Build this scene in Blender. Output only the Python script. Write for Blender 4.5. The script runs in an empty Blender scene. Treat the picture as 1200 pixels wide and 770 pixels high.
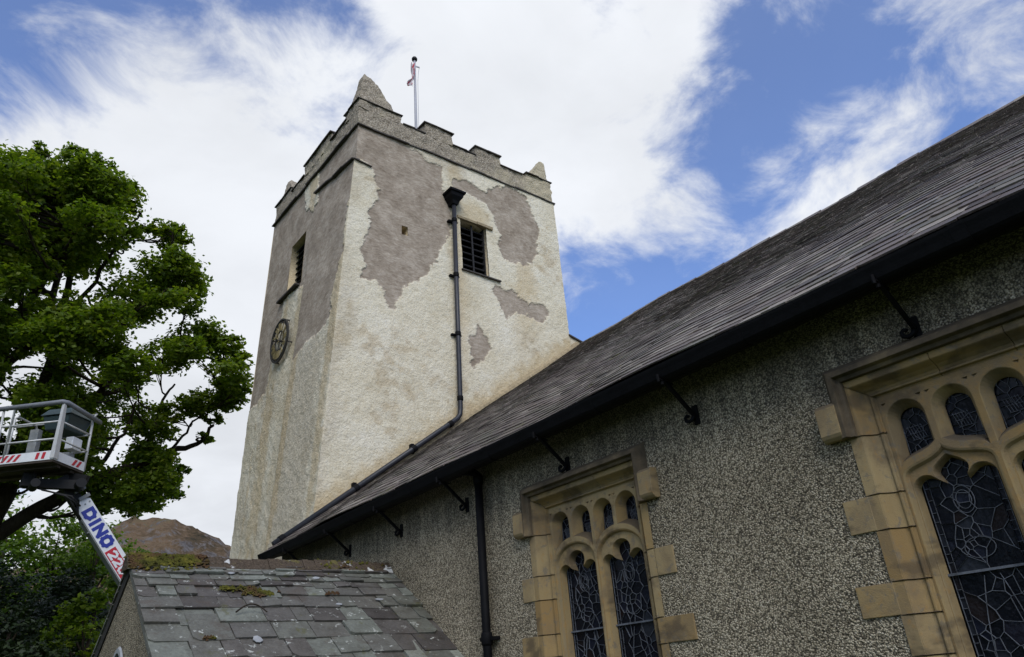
import bpy, math, random
import numpy as np
from mathutils import Vector, Matrix, Euler
from mathutils.geometry import tessellate_polygon

S = bpy.context.scene
COL = S.collection
random.seed(7)
GROUND = -1.6            # eye level is z = 0

# ------------------------------------------------------------------ camera
cam_d = bpy.data.cameras.new('camera')
cam = bpy.data.objects.new('camera', cam_d); COL.objects.link(cam)
cam_d.sensor_width = 36.0
cam_d.lens = 25.6
cam_d.clip_start = 0.05
cam_d.clip_end = 5000
CR = [[0.79196, -0.60589, -0.07549], [-0.21248, -0.38939, 0.89623], [0.57241, 0.69374, 0.43712]]
cam.matrix_world = Matrix(((CR[0][0], CR[1][0], -CR[2][0], 0),
                           (CR[0][1], CR[1][1], -CR[2][1], 0),
                           (CR[0][2], CR[1][2], -CR[2][2], 0),
                           (0, 0, 0, 1)))
S.camera = cam

# ------------------------------------------------------------------ light
SUN_DIR = Vector((-0.34, -0.70, 0.74)).normalized()     # towards the sun, veiled by cloud
sun_d = bpy.data.lights.new('sun', 'SUN'); sun = bpy.data.objects.new('sun', sun_d); COL.objects.link(sun)
sun_d.energy = 1.6; sun_d.angle = math.radians(35); sun_d.color = (1.0, 0.965, 0.91)
sun.rotation_euler = SUN_DIR.to_track_quat('Z', 'Y').to_euler()
S.view_settings.view_transform = 'Standard'
S.view_settings.look = 'None'
S.view_settings.exposure = 0.42
S.view_settings.gamma = 1.0
S.view_settings.use_curve_mapping = False

def build_world():
    w = bpy.data.worlds.new('World'); S.world = w; w.use_nodes = True
    nt = w.node_tree; N = nt.nodes; Lk = nt.links
    N.clear()
    out = N.new('ShaderNodeOutputWorld'); bg = N.new('ShaderNodeBackground')
    bg.inputs['Strength'].default_value = 0.1
    Lk.new(bg.outputs[0], out.inputs[0])
    sky = N.new('ShaderNodeTexSky'); sky.sky_type = 'NISHITA'; sky.sun_disc = False
    sky.sun_elevation = math.asin(SUN_DIR.z); sky.sun_rotation = math.atan2(SUN_DIR.x, SUN_DIR.y)
    sky.altitude = 100; sky.air_density = 1.0; sky.dust_density = 0.3; sky.ozone_density = 4.0
    tc = N.new('ShaderNodeTexCoord')
    D = tc.outputs['Generated']
    def vm(op, a, b=None):
        n = N.new('ShaderNodeVectorMath'); n.operation = op
        if isinstance(a, tuple): n.inputs[0].default_value = a
        else: Lk.new(a, n.inputs[0])
        if b is not None:
            if isinstance(b, tuple): n.inputs[1].default_value = b
            else: Lk.new(b, n.inputs[1])
        return n.outputs['Value'] if op in ('DOT_PRODUCT', 'LENGTH') else n.outputs[0]
    def m(op, a, b=0.0, c=None):
        n = N.new('ShaderNodeMath'); n.operation = op
        for i, x in enumerate((a, b) if c is None else (a, b, c)):
            if isinstance(x, (int, float)): n.inputs[i].default_value = x
            else: Lk.new(x, n.inputs[i])
        return n.outputs[0]
    def mr(x, a, b, c, d):
        n = N.new('ShaderNodeMapRange'); n.interpolation_type = 'SMOOTHSTEP'
        Lk.new(x, n.inputs['Value'])
        for k, v in zip(('From Min', 'From Max', 'To Min', 'To Max'), (a, b, c, d)): n.inputs[k].default_value = v
        return n.outputs[0]
    sep = N.new('ShaderNodeSeparateXYZ'); Lk.new(D, sep.inputs[0])
    zz = m('MAXIMUM', m('ADD', sep.outputs[2], 0.18), 0.06)
    cmb = N.new('ShaderNodeCombineXYZ')
    Lk.new(m('DIVIDE', sep.outputs[0], zz), cmb.inputs[0]); Lk.new(m('DIVIDE', sep.outputs[1], zz), cmb.inputs[1])
    P = cmb.outputs[0]
    def noise(scale, detail, rough, off, dist=0.0, src=P):
        n = N.new('ShaderNodeTexNoise'); n.inputs['Scale'].default_value = scale
        n.inputs['Detail'].default_value = detail; n.inputs['Roughness'].default_value = rough
        n.inputs['Distortion'].default_value = dist
        Lk.new(vm('ADD', src, off), n.inputs['Vector']); return n.outputs['Fac']
    big = noise(1.5, 4, 0.55, (3.1, 1.7, 0.4), 0.15)
    mp = N.new('ShaderNodeMapping'); mp.inputs['Rotation'].default_value = (0.5, 0.4, 0.3)
    mp.inputs['Scale'].default_value = (1.0, 1.25, 1.7); Lk.new(D, mp.inputs['Vector'])
    fine = noise(6.5, 12, 0.62, (0.2, 5.3, 1.1), 0.35, mp.outputs[0])
    val = m('ADD', m('MULTIPLY', m('SUBTRACT', big, 0.5), 1.3), m('MULTIPLY', m('SUBTRACT', fine, 0.5), 2.9))
    # regional cover of the sky: direction, inner and outer radius in degrees, amount
    for d, r0, r1, amt in SKYBLOBS:
        d = Vector(d).normalized()
        dt = vm('DOT_PRODUCT', D, tuple(d))
        val = m('ADD', val, mr(dt, math.cos(math.radians(r1)), math.cos(math.radians(r0)), 0.0, amt))
    mask = mr(m('ADD', val, 0.36), -0.15, 0.80, 0.0, 1.0)
    mask = m('ADD', m('MULTIPLY', mask, 0.87), 0.11)
    fold = noise(2.4, 6, 0.55, (7.7, 2.2, 3.0), 0.2)
    bright = mr(fold, 0.28, 0.72, 5.7, 6.8)
    glow = mr(vm('DOT_PRODUCT', D, tuple(Vector((0.55, 0.52, 0.65)).normalized())), 0.80, 1.0, 0.0, 1.0)
    bright = m('ADD', bright, m('MULTIPLY', glow, 0.6))
    cc = N.new('ShaderNodeVectorMath'); cc.operation = 'SCALE'; cc.inputs[0].default_value = (0.955, 0.985, 1.035)
    Lk.new(bright, cc.inputs['Scale'])
    skc = N.new('ShaderNodeMix'); skc.data_type = 'RGBA'; skc.blend_type = 'MULTIPLY'; skc.inputs['Factor'].default_value = 1.0
    Lk.new(sky.outputs[0], skc.inputs['A']); skc.inputs['B'].default_value = (0.74, 1.05, 1.50, 1)
    mx = N.new('ShaderNodeMix'); mx.data_type = 'RGBA'
    Lk.new(mask, mx.inputs['Factor']); Lk.new(skc.outputs['Result'], mx.inputs['A']); Lk.new(cc.outputs[0], mx.inputs['B'])
    Lk.new(mx.outputs['Result'], bg.inputs['Color'])

SKYBLOBS = [((-0.05, 0.72, 0.70), 1, 13, -0.60), ((0.22, 0.66, 0.73), 1, 8, -0.50), ((0.10, 0.66, 0.75), 1, 8, -0.34),
            ((0.66, 0.58, 0.46), 2, 11, -0.72), ((0.70, 0.42, 0.57), 1, 8, -0.55), ((0.71, 0.27, 0.66), 2, 9, -0.58), ((0.70, 0.34, 0.62), 1, 7, -0.45),
            ((0.55, 0.50, 0.68), 5, 18, 0.62), ((0.35, 0.70, 0.60), 6, 22, 0.50), ((0.15, 0.80, 0.55), 5, 18, 0.40),
            ((0.80, 0.20, 0.56), 3, 13, -0.10), ((0.69, 0.48, 0.54), 1, 5, 0.42), ((0.79, 0.30, 0.53), 2, 8, 0.25), ((0.0, 0.94, 0.3), 6, 25, 0.4), ((0.3, 0.9, 0.25), 6, 22, 0.4)]
build_world()

# ------------------------------------------------------------------ noise (numpy)
def _hash(ix, iy, iz, seed):
    h = (ix * 374761393 + iy * 668265263 + iz * 2147483647 + seed * 1274126177) & 0xffffffff
    h = ((h ^ (h >> 13)) * 1274126177) & 0xffffffff
    h = (h ^ (h >> 16)) & 0xffffffff
    return h.astype(np.float64) / 4294967295.0
def vnoise(p, seed=0):
    p = np.asarray(p, float); i = np.floor(p).astype(np.int64); f = p - i; f = f * f * (3 - 2 * f)
    r = 0
    for dx in (0, 1):
        for dy in (0, 1):
            for dz in (0, 1):
                w = (f[:, 0] if dx else 1 - f[:, 0]) * (f[:, 1] if dy else 1 - f[:, 1]) * (f[:, 2] if dz else 1 - f[:, 2])
                r = r + w * _hash(i[:, 0] + dx, i[:, 1] + dy, i[:, 2] + dz, seed)
    return r
def fbm(p, octs=4, seed=0, gain=0.5):
    p = np.asarray(p, float); a = 1.0; s = 0; t = 0
    for k in range(octs):
        s = s + a * vnoise(p * (2.03 ** k) + 17.3 * k, seed + k); t += a; a *= gain
    return s / t
def sstep(x, a, b):
    t = np.clip((x - a) / (b - a), 0, 1); return t * t * (3 - 2 * t)
def poly_sd(u, v, poly):
    """signed distance to a polygon, positive inside"""
    d = np.full(u.shape, 1e9); ins = np.zeros(u.shape, bool)
    n = len(poly)
    for k in range(n):
        x0, y0 = poly[k]; x1, y1 = poly[(k + 1) % n]
        ex, ey = x1 - x0, y1 - y0; L2 = ex * ex + ey * ey + 1e-12
        t = np.clip(((u - x0) * ex + (v - y0) * ey) / L2, 0, 1)
        d = np.minimum(d, np.hypot(u - x0 - t * ex, v - y0 - t * ey))
        if y0 != y1:
            c = ((y0 > v) != (y1 > v)) & (u < (x1 - x0) * (v - y0) / (y1 - y0) + x0)
            ins ^= c
    return np.where(ins, d, -d)

# ------------------------------------------------------------------ objects
def tag(o, label=None, cat=None, group=None, kind=None):
    if label: o['label'] = label
    if cat: o['category'] = cat
    if group: o['group'] = group
    if kind: o['kind'] = kind
    return o
def thing(name, loc, label, cat, group=None):
    o = bpy.data.objects.new(name, None); COL.objects.link(o); o.location = loc
    o.empty_display_size = 0.3
    return tag(o, label, cat, group)
def world_loc(o):
    v = Vector((0, 0, 0))
    while o is not None:
        v = v + Vector(o.location); o = o.parent
    return v
class MB:
    def __init__(s): s.v = []; s.f = []; s.m = []
    def add(s, vs, fs, mi=0):
        b = len(s.v); s.v.extend([tuple(map(float, x)) for x in vs])
        for f in fs: s.f.append([b + i for i in f]); s.m.append(mi)
    def box(s, a, b, mi=0):
        x0, y0, z0 = a; x1, y1, z1 = b
        s.add([(x0, y0, z0), (x1, y0, z0), (x1, y1, z0), (x0, y1, z0), (x0, y0, z1), (x1, y0, z1), (x1, y1, z1), (x0, y1, z1)],
              [(0, 3, 2, 1), (4, 5, 6, 7), (0, 1, 5, 4), (1, 2, 6, 5), (2, 3, 7, 6), (3, 0, 4, 7)], mi)
    def hexa(s, v8, mi=0):
        s.add(v8, [(0, 3, 2, 1), (4, 5, 6, 7), (0, 1, 5, 4), (1, 2, 6, 5), (2, 3, 7, 6), (3, 0, 4, 7)], mi)
    def obox(s, c, ax, ay, az, mi=0):
        c = Vector(c); ax = Vector(ax); ay = Vector(ay); az = Vector(az)
        s.hexa([c - ax - ay - az, c + ax - ay - az, c + ax + ay - az, c - ax + ay - az,
                c - ax - ay + az, c + ax - ay + az, c + ax + ay + az, c - ax + ay + az], mi)
    def bar(s, p, q, w, h, up=(0, 0, 1), mi=0):
        p = Vector(p); q = Vector(q); d = (q - p); t = d.normalized(); up = Vector(up)
        sx = t.cross(up)
        if sx.length < 1e-4: sx = t.cross(Vector((1, 0, 0)))
        sx.normalize(); uy = sx.cross(t)
        s.obox((p + q) / 2, d / 2, sx * w / 2, uy * h / 2, mi)
    def tube(s, pts, r, n=8, cap=True, mi=0):
        pts = [Vector(p) for p in pts]; rs = r if isinstance(r, (list, tuple)) else [r] * len(pts)
        b = len(s.v); prev = None
        for i, p in enumerate(pts):
            t = (pts[min(i + 1, len(pts) - 1)] - pts[max(i - 1, 0)]).normalized()
            if prev is None:
                a = t.cross(Vector((0, 0, 1)))
                if a.length < 1e-3: a = t.cross(Vector((0, 1, 0)))
            else: a = prev - t * prev.dot(t)
            a.normalize(); prev = a; c = t.cross(a)
            for k in range(n):
                th = 2 * math.pi * k / n
                s.v.append(tuple(p + (a * math.cos(th) + c * math.sin(th)) * rs[i]))
        for i in range(len(pts) - 1):
            for k in range(n):
                s.f.append([b + i * n + k, b + i * n + (k + 1) % n, b + (i + 1) * n + (k + 1) % n, b + (i + 1) * n + k]); s.m.append(mi)
        if cap:
            s.f.append([b + k for k in range(n)][::-1]); s.m.append(mi)
            e = b + (len(pts) - 1) * n; s.f.append([e + k for k in range(n)]); s.m.append(mi)
    def lathe(s, c, prof, n=16, mi=0):
        b = len(s.v)
        for r, z in prof:
            for k in range(n):
                th = 2 * math.pi * k / n; s.v.append((c[0] + r * math.cos(th), c[1] + r * math.sin(th), c[2] + z))
        for i in range(len(prof) - 1):
            for k in range(n):
                s.f.append([b + i * n + k, b + i * n + (k + 1) % n, b + (i + 1) * n + (k + 1) % n, b + (i + 1) * n + k]); s.m.append(mi)
        s.f.append([b + k for k in range(n)][::-1]); s.m.append(mi)
        e = b + (len(prof) - 1) * n; s.f.append([e + k for k in range(n)]); s.m.append(mi)
    def piece(s):
        s.cuts = getattr(s, 'cuts', []); s.cuts.append((len(s.v), len(s.f)))
    def build_pieces(s, name, mat, parent=None, smooth=False, bevel=0.0):
        c = s.cuts + [(len(s.v), len(s.f))]; out = []
        for (v0, f0), (v1, f1) in zip(c[:-1], c[1:]):
            if f1 > f0: out.append(mesh_obj(name, np.array(s.v[v0:v1], float), [[i - v0 for i in f] for f in s.f[f0:f1]], mat, parent, smooth, None, bevel))
        return out
    def build(s, name, mat, parent=None, smooth=False, bevel=0.0):
        return mesh_obj(name, np.array(s.v, float).reshape(-1, 3), s.f, mat, parent, smooth, s.m, bevel)
def mesh_obj(name, V, F, mat, parent=None, smooth=False, mi=None, bevel=0.0, attrs=None):
    me = bpy.data.meshes.new(name)
    V = np.array(V, float)
    if parent is not None: V = V - np.array(world_loc(parent))
    if isinstance(F, np.ndarray):
        k = F.shape[1]; me.vertices.add(len(V)); me.loops.add(F.size); me.polygons.add(len(F))
        me.vertices.foreach_set('co', V.ravel()); me.loops.foreach_set('vertex_index', F.ravel().astype(np.int32))
        me.polygons.foreach_set('loop_start', np.arange(0, F.size, k, dtype=np.int32))
        me.update(calc_edges=True)
    else:
        me.from_pydata(V.tolist(), [], F)
    mats = mat if isinstance(mat, (list, tuple)) else [mat]
    for m_ in mats: me.materials.append(m_)
    if mi is not None and len(mats) > 1: me.polygons.foreach_set('material_index', np.array(mi, np.int32))
    if smooth: me.polygons.foreach_set('use_smooth', np.ones(len(me.polygons), bool))
    if attrs:
        for k_, arr in attrs.items():
            a = me.attributes.new(k_, 'FLOAT', 'POINT'); a.data.foreach_set('value', np.asarray(arr, np.float32))
    me.update()
    o = bpy.data.objects.new(name, me); COL.objects.link(o)
    if parent is not None: o.parent = parent
    if bevel > 0:
        b = o.modifiers.new('bevel', 'BEVEL'); b.width = bevel; b.segments = 2; b.limit_method = 'ANGLE'
    return o

# ------------------------------------------------------------------ materials
class NT:
    def __init__(s, name, rough=0.9, spec=0.3):
        s.mat = bpy.data.materials.new(name); s.mat.use_nodes = True; s.nt = s.mat.node_tree; s.N = s.nt.nodes; s.L = s.nt.links
        s.N.clear(); s.out = s.N.new('ShaderNodeOutputMaterial'); s.b = s.N.new('ShaderNodeBsdfPrincipled')
        s.L.new(s.b.outputs[0], s.out.inputs[0]); s.b.inputs['Roughness'].default_value = rough
        s.b.inputs['Specular IOR Level'].default_value = spec
        s.tc = s.N.new('ShaderNodeTexCoord'); s.geo = s.N.new('ShaderNodeNewGeometry')
        s.P = s.geo.outputs['Position']
    def link(s, x, sock):
        if isinstance(x, (int, float)): sock.default_value = x
        elif isinstance(x, tuple): sock.default_value = x if len(x) != 3 or sock.type != 'RGBA' else (*x, 1)
        else: s.L.new(x, sock)
    def noise(s, scale, detail=3, rough=0.55, dist=0.0, vec=None, off=None):
        n = s.N.new('ShaderNodeTexNoise'); n.inputs['Scale'].default_value = scale; n.inputs['Detail'].default_value = detail
        n.inputs['Roughness'].default_value = rough; n.inputs['Distortion'].default_value = dist
        s.L.new(vec if vec is not None else s.P, n.inputs['Vector']); return n.outputs['Fac']
    def mapping(s, scale=(1, 1, 1), rot=(0, 0, 0), loc=(0, 0, 0), vec=None):
        n = s.N.new('ShaderNodeMapping'); n.inputs['Scale'].default_value = scale; n.inputs['Rotation'].default_value = rot
        n.inputs['Location'].default_value = loc; s.L.new(vec if vec is not None else s.P, n.inputs['Vector']); return n.outputs[0]
    def voro(s, scale, feat='F1', out='Distance', vec=None, rnd=1.0):
        n = s.N.new('ShaderNodeTexVoronoi'); n.feature = feat; n.inputs['Scale'].default_value = scale
        n.inputs['Randomness'].default_value = rnd
        s.L.new(vec if vec is not None else s.P, n.inputs['Vector']); return n.outputs[out]
    def ramp(s, x, stops, interp='LINEAR'):
        n = s.N.new('ShaderNodeValToRGB'); cr = n.color_ramp; cr.interpolation = interp
        while len(cr.elements) < len(stops): cr.elements.new(0.5)
        for e, (p, c) in zip(cr.elements, stops):
            e.position = p; e.color = (*c, 1) if len(c) == 3 else c
        s.link(x, n.inputs[0]); return n.outputs[0]
    def fac(s, x, a, b, c=0.0, d=1.0):
        n = s.N.new('ShaderNodeMapRange'); n.interpolation_type = 'SMOOTHSTEP'; s.link(x, n.inputs['Value'])
        for k, v in zip(('From Min', 'From Max', 'To Min', 'To Max'), (a, b, c, d)): n.inputs[k].default_value = v
        return n.outputs[0]
    def mix(s, f, a, b, mode='MIX'):
        n = s.N.new('ShaderNodeMix'); n.data_type = 'RGBA'; n.blend_type = mode
        s.link(f, n.inputs['Factor']); s.link(a, n.inputs['A']); s.link(b, n.inputs['B']); return n.outputs['Result']
    def m(s, op, a, b=0.0):
        n = s.N.new('ShaderNodeMath'); n.operation = op; s.link(a, n.inputs[0]); s.link(b, n.inputs[1]); return n.outputs[0]
    def attr(s, name):
        n = s.N.new('ShaderNodeAttribute'); n.attribute_name = name; return n.outputs['Fac']
    def island(s): return s.geo.outputs['Random Per Island']
    def sep(s, k, vec=None):
        n = s.N.new('ShaderNodeSeparateXYZ'); s.L.new(vec if vec is not None else s.P, n.inputs[0]); return n.outputs[k]
    def bump(s, h, dist, strength=1.0, prev=None):
        n = s.N.new('ShaderNodeBump'); n.inputs['Distance'].default_value = dist; n.inputs['Strength'].default_value = strength
        s.L.new(h, n.inputs['Height'])
        if prev is not None: s.L.new(prev, n.inputs['Normal'])
        return n.outputs[0]
    def done(s, col, normal=None, rough=None):
        s.link(col, s.b.inputs['Base Color'])
        if normal is not None: s.L.new(normal, s.b.inputs['Normal'])
        if rough is not None: s.link(rough, s.b.inputs['Roughness'])
        return s.mat
MAT = {}
def plain(name, col, rough=0.6, metal=0.0, var=0.25, bump=0.0, spec=0.4):
    t = NT(name, rough, spec); t.b.inputs['Metallic'].default_value = metal
    n = t.noise(9, 5, 0.65); n2 = t.noise(60, 3)
    lo = tuple(c * (1 - var) for c in col); hi = tuple(min(1, c * (1 + var)) for c in col)
    c = t.ramp(t.m('ADD', t.m('MULTIPLY', n, 0.7), t.m('MULTIPLY', n2, 0.3)), [(0.3, lo), (0.7, hi)])
    MAT[name] = t.done(c, t.bump(n2, bump) if bump else None); return MAT[name]

def m_harling():
    # patch: fallen-off smooth grey render; dirt: grey weathered harling; rust: ochre water staining
    t = NT('lime_harling', 0.92, 0.2)
    patch = t.attr('patch'); dirt = t.attr('dirt'); rust = t.attr('rust')
    n1 = t.noise(1.1, 5, 0.6); n2 = t.noise(7, 4, 0.6); grit = t.noise(38, 3, 0.7)
    cream = t.ramp(t.m('ADD', t.m('MULTIPLY', n1, 0.6), t.m('MULTIPLY', n2, 0.4)),
                   [(0.30, (0.58, 0.51, 0.36)), (0.50, (0.71, 0.65, 0.50)), (0.70, (0.78, 0.735, 0.61))])
    cream = t.mix(t.fac(grit, 0.52, 0.30, 0, 0.55), cream, (0.40, 0.32, 0.20))
    grime = t.ramp(t.m('ADD', t.m('MULTIPLY', n2, 0.5), t.m('MULTIPLY', grit, 0.5)),
                   [(0.32, (0.19, 0.15, 0.105)), (0.50, (0.38, 0.32, 0.235)), (0.70, (0.55, 0.48, 0.365))])
    c = t.mix(dirt, cream, grime)
    c = t.mix(t.m('MULTIPLY', rust, 0.8), c, t.mix(n2, (0.40, 0.27, 0.11), (0.55, 0.42, 0.22)))
    # smooth grey render with brushed strokes
    st = t.mapping((3.0, 3.0, 9.0), (0.3, 0.5, 0.0)); brush = t.noise(2.2, 6, 0.65, 0.8, st)
    wide = t.noise(1.6, 6, 0.7, 0.5)
    g = t.ramp(t.m('ADD', t.m('MULTIPLY', brush, 0.50), t.m('MULTIPLY', wide, 0.50)),
               [(0.36, (0.195, 0.152, 0.110)), (0.5, (0.330, 0.274, 0.212)), (0.64, (0.50, 0.432, 0.350))])
    c = t.mix(patch, c, g)
    b1 = t.m('ADD', t.m('MULTIPLY', t.noise(18, 3, 0.55), 1.0), t.m('MULTIPLY', t.noise(55, 2), 0.4))
    b2 = t.m('MULTIPLY', brush, 0.22)
    h = t.N.new('ShaderNodeMix'); h.data_type = 'FLOAT'; t.link(patch, h.inputs['Factor']); t.link(b1, h.inputs['A']); t.link(b2, h.inputs['B'])
    MAT['harling'] = t.done(c, t.bump(h.outputs['Result'], 0.040, 0.7))
def m_parapet():
    t = NT('weathered_harling', 0.95, 0.15)
    n1 = t.noise(0.8, 4, 0.6); n2 = t.noise(6, 4, 0.6); grit = t.voro(34, 'F1', 'Color'); g2 = t.noise(40, 3, 0.7)
    gs = t.sep(0, grit)
    a = t.ramp(t.m('ADD', t.m('MULTIPLY', g2, 0.6), t.m('MULTIPLY', gs, 0.3)), [(0.28, (0.17, 0.14, 0.105)), (0.5, (0.40, 0.345, 0.265)), (0.68, (0.62, 0.55, 0.44))])
    cream = t.ramp(g2, [(0.3, (0.40, 0.33, 0.20)), (0.55, (0.60, 0.53, 0.38))])
    x = t.m('ADD', t.m('MULTIPLY', t.sep(0), 0.55), t.m('MULTIPLY', t.sep(1), 0.0))
    f = t.fac(t.m('ADD', t.m('MULTIPLY', n1, 2.6), t.m('MULTIPLY', n2, 0.5)), 1.55, 2.05)
    f = t.m('MULTIPLY', f, 0.75)
    f2 = t.fac(t.m('ADD', t.sep(0), t.m('MULTIPLY', n2, 1.2)), 12.9, 13.7, 0, 0.9)
    c = t.mix(t.m('MAXIMUM', f, f2), a, cream)
    MAT['parapet'] = t.done(c, t.bump(t.m('ADD', t.noise(20, 3), t.m('MULTIPLY', g2, 0.5)), 0.05, 0.9))
def m_pebbledash(name='pebbledash', k=1.0):
    t = NT(name, 0.85, 0.35)
    pc = t.voro(80, 'F1', 'Color'); pd = t.voro(80, 'F1', 'Distance'); pe = t.voro(52, 'F1', 'Color'); nz = t.noise(75, 3, 0.7)
    v = t.sep(0, pc); v2 = t.sep(1, pe)
    mixv = t.m('ADD', t.m('ADD', t.m('MULTIPLY', v, 0.52), t.m('MULTIPLY', v2, 0.26)), t.m('MULTIPLY', nz, 0.22))
    c = t.ramp(mixv, [(0.18, tuple(k * q for q in (0.090, 0.075, 0.052))), (0.38, tuple(k * q for q in (0.22, 0.190, 0.138))), (0.56, tuple(k * q for q in (0.46, 0.40, 0.29))), (0.78, tuple(k * q for q in (0.60, 0.54, 0.43)))])
    gap = t.fac(pd, 0.48, 0.80, 0, 0.8)
    c = t.mix(gap, c, (0.05, 0.044, 0.034))
    big = t.noise(0.55, 5, 0.65)
    c = t.mix(1.0, c, t.ramp(big, [(0.32, (0.62, 0.60, 0.55)), (0.68, (1.12, 1.10, 1.04))]), 'MULTIPLY')
    # rain streaks below the gutter, with eave shade painted into the same dark band
    sv = t.mapping((1.0, 5.0, 0.35)); streak = t.noise(1.1, 5, 0.7, 0.2, sv)
    topz = t.fac(t.m('ADD', t.sep(2), t.m('MULTIPLY', t.m('SUBTRACT', streak, 0.5), 2.2)), 1.75, 2.45)
    c = t.mix(t.m('MULTIPLY', topz, 0.55), c, (0.030, 0.028, 0.024))
    h = t.m('SUBTRACT', 1.0, pd)
    MAT[name] = t.done(c, t.bump(h, 0.016, 1.0))
def m_stone():
    t = NT('sandstone', 0.85, 0.25)
    isl = t.island(); n1 = t.noise(2.2, 6, 0.65, 0.4); n2 = t.noise(14, 4, 0.6); n3 = t.noise(90, 2)
    base = t.ramp(isl, [(0.0, (0.27, 0.175, 0.072)), (0.35, (0.345, 0.245, 0.112)), (0.7, (0.27, 0.205, 0.112)), (1.0, (0.39, 0.290, 0.145))])
    c = t.mix(t.fac(n1, 0.42, 0.66, 0, 0.85), base, (0.21, 0.155, 0.09))
    c = t.mix(t.fac(n2, 0.55, 0.75, 0, 0.5), c, (0.36, 0.20, 0.06))
    spots = t.m('MULTIPLY', t.fac(t.noise(11, 6, 0.7, 0.3, t.mapping((1, 1, 1), loc=(3, 3, 7))), 0.56, 0.64), 0.55)
    c = t.mix(spots, c, (0.16, 0.145, 0.12))
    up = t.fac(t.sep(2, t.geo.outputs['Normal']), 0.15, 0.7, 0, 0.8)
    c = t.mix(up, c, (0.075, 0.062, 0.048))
    band = t.fac(t.noise(1.5, 4, 0.6, 0.2, t.mapping((1, 1.6, 2.6), loc=(4, 2, 1))), 0.52, 0.66, 0, 0.75)
    c = t.mix(band, c, (0.10, 0.075, 0.048))
    MAT['stone'] = t.done(c, t.bump(t.m('ADD', t.m('MULTIPLY', n2, 0.6), t.m('MULTIPLY', n3, 0.4)), 0.008, 0.8))
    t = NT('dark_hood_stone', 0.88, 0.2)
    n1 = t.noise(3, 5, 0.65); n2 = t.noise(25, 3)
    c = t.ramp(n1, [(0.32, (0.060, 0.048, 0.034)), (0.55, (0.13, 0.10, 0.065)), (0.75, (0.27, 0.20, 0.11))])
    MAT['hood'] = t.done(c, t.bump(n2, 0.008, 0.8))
def m_slate(name, ramp, lichen, moss, wet=0.55, scale=1.0):
    t = NT(name, wet, 0.33)
    isl = t.island()
    n1 = t.noise(3.0 * scale, 5, 0.65, 0.3); n2 = t.noise(22 * scale, 4, 0.65); n3 = t.noise(5.5 * scale, 6, 0.7)
    c = t.ramp(isl, ramp)
    c = t.mix(1.0, c, t.ramp(t.m('ADD', t.m('MULTIPLY', n1, 0.6), t.m('MULTIPLY', n2, 0.4)), [(0.3, (0.50, 0.47, 0.44)), (0.52, (0.95, 0.95, 0.95)), (0.72, (1.35, 1.36, 1.36))]), 'MULTIPLY')
    c = t.mix(t.fac(t.noise(1.9 * scale, 5, 0.7, 0.4, t.mapping((1, 1, 1), loc=(9, 3, 2))), 0.53, 0.68, 0, 0.55), c, (0.075, 0.055, 0.042))
    li = t.m('MULTIPLY', t.fac(n3, 0.60, 0.66, 0, 1), t.fac(n2, 0.42, 0.60, 0, 1))
    c = t.mix(t.m('MULTIPLY', li, lichen), c, (0.46, 0.47, 0.43))
    mo = t.m('MULTIPLY', t.fac(t.noise(2.3 * scale, 5, 0.7, 0.2, t.mapping((1, 1, 1), loc=(2, 7, 5))), 0.60, 0.70, 0, 1), moss)
    c = t.mix(mo, c, (0.085, 0.085, 0.022))
    MAT[name] = t.done(c, t.bump(t.m('ADD', n2, t.m('MULTIPLY', n1, 1.5)), 0.012, 0.8), t.fac(n1, 0.3, 0.7, wet - 0.1, wet + 0.2))
def m_glass():
    t = NT('leaded_glass', 0.12, 0.14)
    isl = t.island()
    c = t.ramp(isl, [(0.0, (0.004, 0.005, 0.008)), (0.55, (0.006, 0.007, 0.011)), (0.72, (0.010, 0.012, 0.022)), (0.84, (0.012, 0.008, 0.008)), (0.93, (0.020, 0.023, 0.030)), (1.0, (0.030, 0.034, 0.042))])
    MAT['glass'] = t.done(c, t.bump(t.noise(14, 2), 0.01, 0.6), t.fac(t.noise(30, 2), 0.3, 0.7, 0.10, 0.28))
def m_leaf(name, ramp, trans=0.35):
    t = NT(name, 0.55, 0.35)
    isl = t.island(); n = t.noise(0.7, 4, 0.6)
    c = t.ramp(t.m('ADD', t.m('MULTIPLY', isl, 0.5), t.m('MULTIPLY', n, 0.55)), ramp)
    t.link(c, t.b.inputs['Base Color'])
    tr = t.N.new('ShaderNodeBsdfTranslucent'); t.link(t.mix(1.0, c, (1.25, 1.35, 0.6), 'MULTIPLY'), tr.inputs[0])
    mx = t.N.new('ShaderNodeMixShader'); mx.inputs[0].default_value = trans
    t.L.new(t.b.outputs[0], mx.inputs[1]); t.L.new(tr.outputs[0], mx.inputs[2]); t.L.new(mx.outputs[0], t.out.inputs[0])
    MAT[name] = t.mat
def m_bark():
    t = NT('bark', 0.95, 0.15)
    n = t.noise(4, 5, 0.7, 0.5, t.mapping((3, 3, 0.8))); n2 = t.noise(1.3, 4)
    c = t.ramp(t.m('ADD', t.m('MULTIPLY', n, 0.7), t.m('MULTIPLY', n2, 0.3)), [(0.3, (0.018, 0.014, 0.010)), (0.6, (0.055, 0.044, 0.032)), (0.8, (0.08, 0.075, 0.05))])
    MAT['bark'] = t.done(c, t.bump(n, 0.08, 1))
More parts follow.
